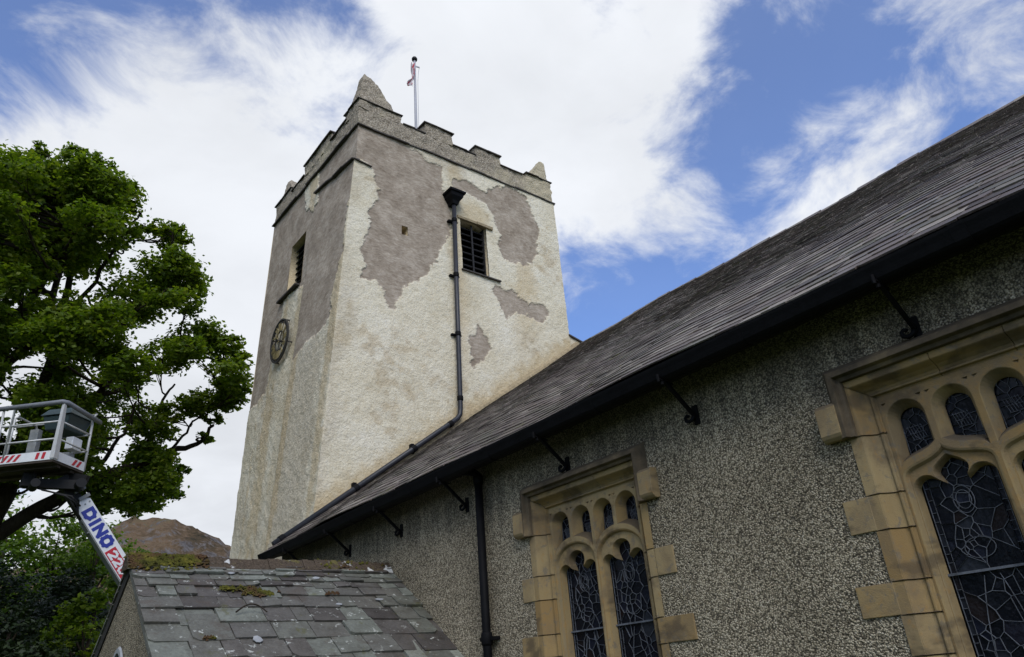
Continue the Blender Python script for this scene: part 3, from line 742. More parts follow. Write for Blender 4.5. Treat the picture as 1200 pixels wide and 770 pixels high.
        mesh_obj('pinnacle', V, F, MAT['parapet'], tower, True)
    # string course under the parapet, drip stones on the buttress
    mb = MB()
    slab_chain(mb, (x0 - 0.05, YT, ZS - 0.01), (X_R + 0.05, YT, ZS - 0.01), (0, -1, 0), 13, 0.05, 0.075, 0.25)
    slab_chain(mb, (X_TOP, Y_F + 0.04, ZS + 0.20), (X_TOP, YT + 0.02, ZS - 0.007), (-1, 0, 0), 9, 0.05, 0.085, 0.25)
    slab_chain(mb, (X_R, YT, ZS - .012), (X_R, Y_F, ZS - .012), (1, 0, 0), 6, 0.05, 0.07, 0.2)
    mb.build_pieces('string_course', MAT['drip_slate'], tower)
    mb = MB()
    pts = [(14.25, 12.88), (14.9, 13.02), (15.5, 13.08), (16.0, 13.24), (16.86, 13.38)]
    for (ya, za), (yb, zb) in zip(pts[:-1], pts[1:]):
        slab_chain(mb, (xl_main(zb), yb, zb), (xl_main(za), ya, za), (-1, 0, 0), 1, 0.05, 0.12, 0.1)
    slab_chain(mb, (xl_main(12.9) - 0.08, YT, 12.87), (xl_main(12.9) + 0.45, YT, 12.80), (0, -1, 0), 1, 0.04, 0.06, 0.1)
    mb.build_pieces('drip_stone', MAT['drip_slate'], tower)
    mb = MB(); mb.box((x0 + .3, y0 + .3, ZS - .25), (x1 - .3, y1 - .3, ZS - .05)); mb.build('roof', MAT['lead_sheet'], tower)
    # louvred opening on the east face
    x0, x1, z0, z1 = LW
    mb = MB(); mb.box((x0 - .02, YT + .33, z0 - .02), (x1 + .02, YT + .36, z1 + .02))
    win = mb.build('louvre_window', MAT['dark_interior'], tower)
    mb = MB(); n = 8
    for k in range(n):
        z = z0 + (k + 0.5) * (z1 - z0) / n
        mb.obox(((x0 + x1) / 2, YT + .20, z), ((x1 - x0) / 2 - .01, 0, 0), (0, .090, .085), (0, -.009, .010))
    mb.build('slats', MAT['louvre_wood'], win)
    mb = MB(); cxm = (x0 + x1) / 2
    mb.box((cxm - .025, YT + .075, z0), (cxm + .025, YT + .10, z1 - .02)); mb.box((x0 + .002, YT + .08, z0), (x0 + .05, YT + .30, z1 - .02)); mb.box((x1 - .05, YT + .08, z0), (x1 - .022, YT + .30, z1 - .02))
    mb.build('frame', MAT['louvre_wood'], win)
    mb = MB(); slab_chain(mb, (x0 - .05, YT, z0 - .055), (x1 + .38, YT, z0 - .055), (0, -1, 0), 2, 0.06, 0.11, 0.3); mb.build('sill', MAT['drip_slate'], win)
    mb = MB(); slab_chain(mb, (x0 - .1, YT, z1 + .02), (x1 + .22, YT, z1 + .0), (0, -1, 0), 2, 0.10, 0.07, 0.3); mb.build('lintel', MAT['render_core'], win)
    # belfry opening on the left face
    y0, y1, z0, z1 = BW
    mb = MB(); mb.box((7.085, y0 - .02, z0 - .02), (7.12, y1 + .02, z1 + .02)); win = mb.build('louvre_window', MAT['dark_interior'], tower)
    mb = MB()
    for k in range(9):
        z = z0 + (k + 0.5) * (z1 - z0) / 9
        mb.obox((7.055, (y0 + y1) / 2, z), (0, (y1 - y0) / 2 - .01, 0), (.05, 0, .06), (-.009, 0, .010))
    mb.build('slats', MAT['louvre_wood'], win)
    mb = MB(); slab_chain(mb, (xl_main(z0), y1 + .42, z0 - .06), (xl_main(z0), y0 + .08, z0 - .06), (-1, 0, 0), 2, 0.06, 0.15, 0.4); mb.build('sill', MAT['drip_slate'], win)
    # putlog hole
    mb = MB(); mb.box((HOLE[0] - .01, YT + .5, HOLE[2]), (HOLE[1] + .01, YT + .53, HOLE[3])); mb.build('putlog_hole', MAT['dark_interior'], tower)
    # battered block beside the tower's far edge, with slate cap
    mb = MB()
    a, b = X_R - 0.03, 15.1
    mb.add([(a, YT, GROUND), (b, YT, GROUND), (b, YT + 1, GROUND), (a, YT + 1, GROUND), (a, YT, 9.27), (b, YT, 8.99), (b, YT + 1, 8.99), (a, YT + 1, 9.27)],
           [(0, 1, 5, 4), (1, 2, 6, 5), (2, 3, 7, 6), (4, 5, 6, 7)])
    o = mesh_obj('side_buttress', np.array(mb.v), mb.f, MAT['harling'], tower, attrs={'patch': np.zeros(8), 'dirt': np.full(8, .1), 'rust': np.full(8, .15)})
    mb = MB(); mb.hexa([(a, YT - .06, 9.265), (b, YT - .06, 8.985), (b, YT + 1.05, 8.985), (a, YT + 1.05, 9.265), (a, YT - .06, 9.31), (b, YT - .06, 9.03), (b, YT + 1.05, 9.03), (a, YT + 1.05, 9.31)])
    mb.build('cap_stone', MAT['drip_slate'], o)
tower_top()

# flagpole
def flagpole():
    t = thing('flagpole', (10.45, 17.0, ZS - 0.05), 'pale flagpole with furled flag standing on the tower roof', 'flagpole')
    mb = MB(); mb.tube([(10.45, 17, ZS - .05), (10.45, 17, 18), (10.45, 17, 20.9)], [.055, .050, .042], 12); mb.build('pole', MAT['pole_paint'], t, True)
    mb = MB(); mb.lathe((10.45, 17, 20.9), [(.06, 0), (.10, .03), (.105, .10), (.08, .15), (.03, .18)], 14); mb.build('finial', MAT['dark_steel'], t, True)
    mb = MB(); mb.bar((10.45, 16.98, 20.62), (10.62, 16.93, 20.60), .03, .05); mb.tube([(10.60, 16.93, 20.56), (10.56, 16.93, 20.3), (10.53, 16.93, 19.9), (10.52, 16.93, 19.0), (10.52, 16.93, 16)], .008, 5); mb.build('halyard', MAT['pole_paint'], t)
    # furled flag clinging to the pole, tail blown out to the left
    rows = 22; cols = 7; V = []
    for i in range(rows):
        a = i / (rows - 1); z = 20.62 - 1.15 * a
        for j in range(cols):
            b = j / (cols - 1)
            w = 0.10 + 0.04 * math.sin(a * 9) + 0.35 * max(0, a - .55) ** 1.3
            V.append((10.36 - w * b - 0.28 * max(0, a - .5) ** 1.5 + .02 * math.sin(a * 14 + b * 5), 16.93 - .05 * math.sin(b * 9 + a * 6) - .03, z - 0.05 * b * a))
    F = []; mi = []
    for i in range(rows - 1):
        for j in range(cols - 1):
            F.append([i * cols + j, i * cols + j + 1, (i + 1) * cols + j + 1, (i + 1) * cols + j]); mi.append((j + i // 5) % 3)
    o = mesh_obj('flag', np.array(V), F, [MAT['flag_white'], MAT['flag_red'], MAT['flag_white']], t, True, mi)
    s = o.modifiers.new('solid', 'SOLIDIFY'); s.thickness = .008
flagpole()

# skeleton clock on the left face
def clock():
    cy, cz, r = 18.10, 9.03, 0.64
    cx = xl_main(cz) - 0.17
    t = thing('tower_clock', (cx, cy, cz), 'round black skeleton clock with gilded roman numerals standing off the tower wall', 'clock')
    def pt(rad, ang, dx=0.0): return Vector((cx + dx, cy - rad * math.sin(ang), cz + rad * math.cos(ang)))   # clockwise seen from outside (-X)
    def ring(mb, ra, rb, th, n=72):
        b = len(mb.v)
        for k in range(n):
            a = 2 * math.pi * k / n
            for rad, dx in ((ra, -th), (rb, -th), (rb, th), (ra, th)): mb.v.append(tuple(pt(rad, a, dx)))
        for k in range(n):
            for q in range(4):
                mb.f.append([b + k * 4 + q, b + ((k + 1) % n) * 4 + q, b + ((k + 1) % n) * 4 + (q + 1) % 4, b + k * 4 + (q + 1) % 4]); mb.m.append(0)
    mb = MB(); ring(mb, r - .05, r, .022); ring(mb, r - .125, r - .095, .016); ring(mb, r * .42, r * .42 + .03, .014)
    for k in range(60):
        a = 2 * math.pi * k / 60; mb.bar(pt(r - .09, a), pt(r - .02, a), .016, .02, (1, 0, 0))
    mb.build('dial_ring', MAT['clock_iron'], t)
    nums = ['XII', 'I', 'II', 'III', 'IV', 'V', 'VI', 'VII', 'VIII', 'IX', 'X', 'XI']
    for k, s in enumerate(nums):
        a0 = 2 * math.pi * k / 12; mb = MB(); w = 0
        wid = {'I': .055, 'V': .10, 'X': .10}; tot = sum(wid[c] for c in s); x = -tot / 2
        ra, rb = r * .42 + .02, r - .10
        def q(tx, rad): # tangential offset (towards clockwise) and radius
            base = pt(rad, a0); tang = Vector((0, -math.cos(a0), -math.sin(a0))); return base + tang * tx + Vector((-.006, 0, 0))
        for c in s:
            wc = wid[c]
            if c == 'I': mb.bar(q(x + wc / 2, ra), q(x + wc / 2, rb), .036, .02, (1, 0, 0))
            elif c == 'V':
                mb.bar(q(x + wc / 2, ra), q(x + .012, rb), .040, .02, (1, 0, 0)); mb.bar(q(x + wc / 2, ra), q(x + wc - .012, rb), .016, .014, (1, 0, 0))
            else:
                mb.bar(q(x + .012, rb), q(x + wc - .012, ra), .040, .02, (1, 0, 0)); mb.bar(q(x + .012, ra), q(x + wc - .012, rb), .016, .014, (1, 0, 0))
            x += wc
        mb.build('numeral', MAT['gilding'], t)
    for nm, ang, L, w in (('hour_hand', math.radians(318), .32, .03), ('minute_hand', math.radians(6), .50, .022)):
        mb = MB(); d = .035 if nm == 'hour_hand' else .05
        mb.bar(pt(-.10, ang, -d), pt(L, ang, -d), w, .012, (1, 0, 0)); mb.bar(pt(L * .72, ang, -d), pt(L * .86, ang, -d), w * 2.2, .014, (1, 0, 0))
        mb.build(nm, MAT['gilding'], t)
    mb = MB()
    for a in (0, math.pi / 2, math.pi, 3 * math.pi / 2):
        mb.piece(); mb.bar(pt(r - .02, a + .4), pt(r - .02, a + .4, .20), .03, .03); mb.piece(); mb.bar(pt(.0, a + .4, .01), pt(r * .44, a + .4, .01), .02, .02, (1, 0, 0))
    mb.piece(); mb.tube([pt(0, 0, -.06), pt(0, 0, .2)], .035, 10)
    mb.build_pieces('bracket', MAT['clock_iron'], t)
clock()

# tower drainpipe: hopper, vertical, dog-leg down along the roof
def tower_pipe():
    yy = YT - 0.17
    t = thing('drainpipe', (9.92, yy, 6.05), 'long black drainpipe with hopper head bending along the roof on the tower wall', 'drainpipe')
    top = Vector((9.885, yy, 12.45)); bend = Vector((9.775, yy, 6.01)); end = Vector((5.27, yy, 2.745))
    pts = [top, Vector((9.81, yy, 8)), bend + Vector((0.002, 0, .22)), bend + Vector((-.02, 0, .06)), bend + Vector((-.10, 0, -.05)), bend + Vector((-.28, 0, -.19)), end]
    mb = MB(); mb.tube(pts, .064, 14); mb.build('pipe', MAT['tower_pipe_paint'], t, True)
    mb = MB()
    def collar(p, d, r=.080, l=.06):
        d = Vector(d).normalized(); mb.piece(); mb.tube([p - d * l, p - d * (l - .015), p + d * (l - .015), p + d * l], [r * .95, r, r, r * .95], 14)
    for z in (11.9, 10.1, 8.3, 6.5): collar(Vector((9.775 + (z - 6.0) * .017, yy, z)), (0, 0, 1))
    dd = (end - bend)
    for f in (.07, .30, .62, .965): collar(bend + dd * f, dd)
    mb.build_pieces('collar', MAT['black_iron'], t, True)
    mb = MB()
    for z in (11.9, 10.1, 8.3): mb.piece(); mb.box((9.775 + (z - 6.0) * .017 - .15, yy + .06, z - .025), (9.775 + (z - 6.0) * .017 + .15, YT + .0, z + .025))
    for f in (.30, .62):
        p = bend + dd * f; mb.piece(); mb.box((p.x - .04, yy + .05, p.z - .10), (p.x + .04, YT, p.z + .14))
    mb.build_pieces('bracket', MAT['black_iron'], t)
    mb = MB(); c = Vector((9.885, yy, 12.42))
    def frus(z0, z1, a0, a1): mb.hexa([(c.x - a0, c.y - a0, c.z + z0), (c.x + a0, c.y - a0, c.z + z0), (c.x + a0, YT, c.z + z0), (c.x - a0, YT, c.z + z0), (c.x - a1, c.y - a1, c.z + z1), (c.x + a1, c.y - a1, c.z + z1), (c.x + a1, YT, c.z + z1), (c.x - a1, YT, c.z + z1)])
    frus(0, .10, .09, .12); frus(.10, .22, .12, .20); frus(.22, .34, .20, .22); frus(.34, .40, .26, .27); frus(.40, .44, .22, .20)
    mb.build('hopper', MAT['black_iron'], t)
tower_pipe()

# ------------------------------------------------------------------ nave
D = 5.5
nave = thing('church_nave', (14.4, 4.5, GROUND), 'long low church nave with grey pebbledash wall, slate roof and stone traceried windows', 'church')
EX, EZ, RX, RZ = 5.06, 2.575, 14.4, 9.075
Y0, Y1 = -6.0, 14.25
WZ0, WZ1 = -0.75, 1.78       # glazed zone: sill and head
FRO = 0.235                  # jamb: panel edge to outer edge

def inset(poly, e):
    n = len(poly); out = []
    area = sum(poly[k][0] * poly[(k + 1) % n][1] - poly[(k + 1) % n][0] * poly[k][1] for k in range(n))
    sg = 1 if area > 0 else -1
    for k in range(n):
        p0 = Vector(poly[k - 1]); p = Vector(poly[k]); p2 = Vector(poly[(k + 1) % n])
        d1 = (p - p0); d2 = (p2 - p)
        if d1.length < 1e-9: d1 = d2
        if d2.length < 1e-9: d2 = d1
        d1.normalize(); d2.normalize()
        n1 = Vector((-d1.y, d1.x)) * sg; n2 = Vector((-d2.y, d2.x)) * sg
        b = n1 + n2
        if b.length < 1e-6: b = n1
        b.normalize(); c = max(0.5, b.dot(n1))
        q = p + b * (e / c); out.append((q.x, q.y))
    return out
def bez(p0, p1, p2, p3, n):
    r = []
    for k in range(n):
        t = k / n; a = (1 - t)
        r.append((a ** 3 * p0[0] + 3 * a * a * t * p1[0] + 3 * a * t * t * p2[0] + t ** 3 * p3[0], a ** 3 * p0[1] + 3 * a * a * t * p1[1] + 3 * a * t * t * p2[1] + t ** 3 * p3[1]))
    return r
def arch_half(w, style):
    """right half from the springing (w,1.13) to the apex (0, z)"""
    if style == 'ogee':
        return bez((w, 1.13), (w, 1.27), (w * .26, 1.20), (0, 1.325), 14) + [(0, 1.325)]
    return [(w * math.cos(t), 1.13 + .222 * math.sin(t)) for t in np.linspace(0, math.pi / 2, 15)]
def trefoil_half(w, style):
    cx = w - .098; pts = []
    zc = 1.045
    for a in np.linspace(0, math.radians(128), 10): pts.append((cx + .098 * math.cos(a), zc + .092 * math.sin(a)))
    pts.append((.100, 1.085))
    if style == 'ogee': pts += bez((.100, 1.085), (.165, 1.16), (.085, 1.20), (0, 1.250), 9)[1:] + [(0, 1.250)]
    else: pts += bez((.100, 1.085), (.170, 1.18), (.100, 1.262), (0, 1.262), 9)[1:] + [(0, 1.262)]
    return pts
def close(half, uc, zb):
    r = [(uc + x, z) for x, z in half]
    l = [(uc - x, z) for x, z in half[:-1]]
    w = half[0][0]
    zs = list(np.linspace(zb, half[0][1], 5))[:-1]
    return [(uc + w, z) for z in zs] + r + l[::-1] + [(uc - w, z) for z in zs[::-1]]

def nave_window(name_u, nl, pitch, style, label):
    """name_u: u (=world Y) of the low-Y panel edge"""
    ua = name_u; ub = ua + nl * pitch
    dA, dM, dG = 0.115, 0.150, 0.235
    win = None
    # --- jamb and head: profiled stones
    prof = [(FRO, -.012), (FRO - .095, -.012), (FRO - .105, 0.0), (FRO - .135, .055), (FRO - .165, .09), (FRO - .195, .103), (FRO - .195, .085), (FRO - .215, .085), (FRO - .222, dA), (0.0, dA), (0.0, dA + .06)]
    zb = [-.75, -.36, -.04, .222, .445, .80, 1.055, 1.50]
    mb = MB()
    rng = random.Random(3)
    def jamb(sgn, u0):
        for k in range(len(zb)):
            z0 = zb[k]; z1 = zb[k + 1] if k + 1 < len(zb) else WZ1
            g = .003
            last = k + 1 == len(zb)
            n = len(prof); v = []
            for off, dep in prof: v.append((D + dep, u0 + sgn * off, z0 + g))
            for off, dep in prof: v.append((D + dep, u0 + sgn * off, (z1 - g) if not last else WZ1 + off * .80))
            fs = [(i, i + 1, n + i + 1, n + i) for i in range(n - 1)]
            fs.append(tuple(range(n))); fs.append(tuple(range(2 * n - 1, n - 1, -1)))
            if sgn < 0: fs = [f[::-1] for f in fs]
            mb.add(v, fs)
        # long-and-short quoins
        for (z0, z1, ext) in ((.80, 1.055, .205), (.222, .445, .28), (-.36, -.04, .22)):
            if sgn < 0: ext += (0.02 if z0 > .5 else .05)
            a = u0 + sgn * (FRO - .012); b = u0 + sgn * (FRO + ext)
            j = rng.uniform(-.015, .015)
            mb.box((D - .0155 + rng.uniform(0, .001), min(a, b), z0 + .003), (D + .05, max(a, b) + j, z1 - .003))
    jamb(1, ub); jamb(-1, ua)
    # head, mitred
    n = len(prof); v = []
    cuts = [ua] + [ua + (ub - ua) * k / (nl + 1) for k in range(1, nl + 1)] + [ub]
    for k in range(len(cuts) - 1):
        v = []
        for e in (0, 1):
            u = cuts[k + e]
            for off, dep in prof:
                ue = u
                if k == 0 and e == 0: ue = ua - off
                if k == len(cuts) - 2 and e == 1: ue = ub + off
                v.append((D + dep, ue + (.0015 if e == 0 else -.0015), WZ1 + off * .80))
        fs = [(i, n + i, n + i + 1, i + 1) for i in range(n - 1)] + [tuple(range(n)), tuple(range(2 * n - 1, n - 1, -1))]
        mb.add(v, fs)
    # --- sill
    win = mb.build('window', MAT['stone'], nave, False, .006)
    tag(win, label)
    mb = MB(); mb.hexa([(D - .10, ua - .3, WZ0 - .20), (D - .10, ub + .3, WZ0 - .20), (D + .3, ub + .3, WZ0 - .20), (D + .3, ua - .3, WZ0 - .20),
                        (D - .10, ua - .3, WZ0 - .10), (D - .10, ub + .3, WZ0 - .10), (D + .3, ub + .3, WZ0), (D + .3, ua - .3, WZ0)]); mb.build('sill', MAT['stone'], win)
    # --- tracery plate
    mb = MB()
    def P3(p, dep): return (D + dep, p[0], p[1])
    def loft(a, da, b, db):
        n = len(a); i0 = len(mb.v)
        mb.add([P3(p, da) for p in a] + [P3(p, db) for p in b], [(k, (k + 1) % n, n + (k + 1) % n, n + k) for k in range(n)])
    def plate(outer, holes, dep):
        polys = [[Vector((0, p[0], p[1])) for p in outer]] + [[Vector((0, p[0], p[1])) for p in h] for h in holes]
        tris = tessellate_polygon(polys)
        flat = [p for pl in [outer] + holes for p in pl]
        mb.add([P3(p, dep) for p in flat], [tuple(t) for t in tris])
    holes = []
    opens = []; panels = []
    for k in range(nl):
        uc = ua + (k + .5) * pitch; w = pitch / 2 - .013
        half = arch_half(w, style)
        A = close(half, uc, WZ0 + .02)
        opens.append((uc, w, A)); holes.append(A)
        xs = [h[0] for h in half][::-1]; zs = [h[1] for h in half][::-1]
        for s in (-1, 1):
            pc = uc + s * pitch * .25; rr = pitch * .25 - .022
            def bz(u): return float(np.interp(abs(u - uc), xs, zs)) + .052
            bot = [(u, bz(u)) for u in np.linspace(pc - rr, pc + rr, 9)]
            top = [(pc + rr * math.cos(a), 1.575 + rr * .96 * math.sin(a)) for a in np.linspace(0, math.pi, 15)]
            panels.append(bot + top); holes.append(panels[-1])
        # sunk spandrel eyes
    for k in range(2 * nl + 1):
        u = ua + k * pitch / 2
        for s in (-1, 1):
            c = u + s * .035
            if c < ua + .015 or c > ub - .015: continue
            holes.append([(c - .022, 1.722), (c + .022, 1.722), (c + s * -.012, 1.700)])
    outer = [(ua, WZ0), (ub, WZ0), (ub, WZ1), (ua, WZ1)]
    plate(outer, holes, dA)
    for (uc, w, A) in opens:
        A1 = inset(A, .014); A2 = inset(A, .030)
        loft(A, dA, A1, dA + .006); loft(A1, dA + .006, A2, dM)
        w2 = w - .034
        T = close(trefoil_half(w2, style), uc, WZ0 + .03)
        plate(A2, [T], dM)
        T1 = inset(T, .006); T2 = inset(T, .020)
        loft(T, dM, T1, dM + .012); loft(T1, dM + .012, T2, dG)
    for pl in panels:
        B0 = inset(pl, .006); B1_ = inset(pl, .052); loft(pl, dA, B0, dA + .004); loft(B0, dA + .004, B1_, dG - .012); loft(B1_, dG - .012, inset(pl, .053), dG)
    for h in holes[len(opens) + len(panels):]:
        pass
    for h in [h for h in holes if len(h) == 3]:
        loft(h, dA, inset(h, .006), dA + .018)
        i0 = inset(h, .006); mb.add([P3(p, dA + .018) for p in i0], [(0, 1, 2)])
    mb.build('tracery', MAT['stone'], win)
    # --- label (hood) mould with returned stops
    sec = [(0.0, .105), (-.095, .045), (-.105, .0), (-.06, -.012), (-.05, -.04), (0.02, -.045)]   # depth, outward offset
    path = [(ub + FRO - .03, 1.50), (ub + FRO - .03, 1.985), (ua - FRO + .03, 1.985), (ua - FRO + .03, 1.50)]
    mb = MB(); nS = len(sec)
    outs = [(1, 0), (1, 1), (-1, 1), (-1, 0)]
    rows = []
    for (pu, pz), (ou, oz) in zip(path, outs): rows.append([(D + dep, pu + ou * off, pz + oz * off) for dep, off in sec])
    for k in range(3):
        mb.add(rows[k] + rows[k + 1], [(i, i + 1, nS + i + 1, nS + i) for i in range(nS - 1)] + [tuple(range(nS))[::-1], tuple(range(nS, 2 * nS))])
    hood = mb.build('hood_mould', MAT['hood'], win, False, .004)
    mb = MB()
    for sgn, u0 in ((1, ub + FRO - .03), (-1, ua - FRO + .03)):
        sp = [(0.0, 1.80), (-.085, 1.795), (-.105, 1.765), (-.108, 1.55), (-.095, 1.525), (-.07, 1.505), (-.04, 1.50), (0.02, 1.515)]
        mb.piece()
        a, b = u0 + sgn * .035, u0 + sgn * .205
        v = [(D + d_, a, z) for d_, z in sp] + [(D + d_, b, z) for d_, z in sp]; n = len(sp)
        fs = [(i, i + 1, n + i + 1, n + i) for i in range(n - 1)] + [tuple(range(n))[::-1], tuple(range(n, 2 * n))]
        mb.add(v, fs if sgn > 0 else [f[::-1] for f in fs])
    mb.build_pieces('label_stop', MAT['stone'], win, False, .005)
    # --- leaded glass: irregular quarries, each set at its own slight tilt, and the lead between
    gl = MB(); ld = MB()
    rg = np.random.default_rng(int(ua * 100) + 5)
    def clip(poly, n, c):
        out = []
        for k in range(len(poly)):
            p = poly[k]; q = poly[(k + 1) % len(poly)]
            dp = p[0] * n[0] + p[1] * n[1] - c; dq = q[0] * n[0] + q[1] * n[1] - c
            if dp <= 0: out.append(p)
            if dp * dq < 0:
                t = dp / (dp - dq); out.append((p[0] + (q[0] - p[0]) * t, p[1] + (q[1] - p[1]) * t))
        return out
    def lead(p, q, w=.009):
        w *= .38
        d = math.hypot(q[0] - p[0], q[1] - p[1])
        if d < .006: return
        ld.bar((D + dG + .004, p[0], p[1]), (D + dG + .004, q[0], q[1]), w, .010, (1, 0, 0))
    def quarry(cell):
        if len(cell) < 3: return
        ty, tz = rg.normal(0, .018, 2)
        cu = sum(p[0] for p in cell) / len(cell); cv = sum(p[1] for p in cell) / len(cell)
        gl.add([(D + dG + .012 + (p[0] - cu) * ty + (p[1] - cv) * tz, p[0], p[1]) for p in cell], [tuple(range(len(cell)))])
    def voronoi(x0, x1, z0, z1, n, aniso=1.0, lw=.008):
        pts = np.stack([rg.uniform(x0, x1, n), rg.uniform(z0, z1, n)], 1)
        for it in range(1):
            for i in range(n):
                d = np.hypot(pts[:, 0] - pts[i, 0], pts[:, 1] - pts[i, 1]); d[i] = 9; j = d.argmin()
                if d[j] < .05: pts[i] += (pts[i] - pts[j]) * .5
        pts[:, 0] = np.clip(pts[:, 0], x0 + .01, x1 - .01); pts[:, 1] = np.clip(pts[:, 1], z0 + .01, z1 - .01)
        for i in range(n):
            cell = [(x0, z0), (x1, z0), (x1, z1), (x0, z1)]
            for j in range(n):
                if i == j: continue
                nx, nz = pts[j] - pts[i]; c = (pts[j] @ pts[j] - pts[i] @ pts[i]) / 2
                cell = clip(cell, (nx, nz), c)
                if not cell: break
            quarry(cell)
            for k in range(len(cell)):
                p = cell[k]; q = cell[(k + 1) % len(cell)]
                if (p[0], p[1]) < (q[0], q[1]) or abs(p[0] - x0) < 1e-6 or abs(p[0] - x1) < 1e-6: lead(p, q, lw * rg.uniform(.8, 1.2))
    for (uc, w, A) in opens:
        gl.piece(); ld.piece()
        a, b = uc - w + .07, uc + w - .07
        bw = .036
        # side borders of small quarries
        for (x0, x1) in ((a, a + bw), (b - bw, b)):
            z = WZ0
            while z < 1.12:
                h = rg.uniform(.05, .095); quarry([(x0, z), (x1, z), (x1, min(z + h, 1.12)), (x0, min(z + h, 1.12))]); lead((x0, z), (x1, z), .007); z += h
            lead((x0, WZ0), (x0, 1.12)); lead((x1, WZ0), (x1, 1.12))
        voronoi(a + bw, b - bw, WZ0, .445, 62); voronoi(a + bw, b - bw, .455, 1.26, 52)
        # a nimbus and curved drapery lines of the figure
        for (rx, rz, cz_) in ((.070, .095, .93), (.050, .065, .93), (.10, .07, .60)):
            pr = None
            for k in range(19):
                t = 2 * math.pi * k / 18; q = (uc + .015 + rx * math.cos(t), cz_ + rz * math.sin(t))
                if pr: lead(pr, q, .008)
                pr = q
        for s in (-1, 1):
            pr = None
            for k in range(12):
                t = k / 11; q = (uc + s * (.05 + .09 * math.sin(t * 3)), .42 - t * 1.0)
                if pr: lead(pr, q, .009)
                pr = q
    for pl in panels:
        gl.piece(); ld.piece()
        us = [p[0] for p in pl]; zs = [p[1] for p in pl]
        x0, x1, z0, z1 = min(us) + .05, max(us) - .05, min(zs) + .05, max(zs) - .05
        voronoi(x0, x1, z0, z1, 17, 1, .006)
        cu = (x0 + x1) / 2; cz_ = (z0 + z1) / 2
        for k in range(6): lead((cu - .06 + k * .02, cz_ - .05), (cu - .035 + k * .02, cz_ + .06), .005)
        for k in range(3): lead((cu - .07 + k * .012, cz_ - .05 + k * .05), (cu + .05 + k * .012, cz_ - .05 + k * .05), .005)
    gl.build_pieces('glass', MAT['glass'], win); ld.build_pieces('leading', MAT['lead_came'], win)
    mb = MB(); mb.add([(D + dG + .05, ua, WZ0), (D + dG + .05, ub, WZ0), (D + dG + .05, ub, WZ1), (D + dG + .05, ua, WZ1)], [(0, 1, 2, 3)]); mb.build('backing', MAT['dark_interior'], win)
    mb = MB()
    for (uc, w, A) in opens:
        for z in (.45, -.25): mb.piece(); mb.bar((D + dG - .012, uc - w + .03, z), (D + dG - .012, uc + w - .03, z), .016, .016)
    mb.build_pieces('saddle_bar', MAT['lead_came'], win)
    return (ua - FRO + .02, ub + FRO - .02)

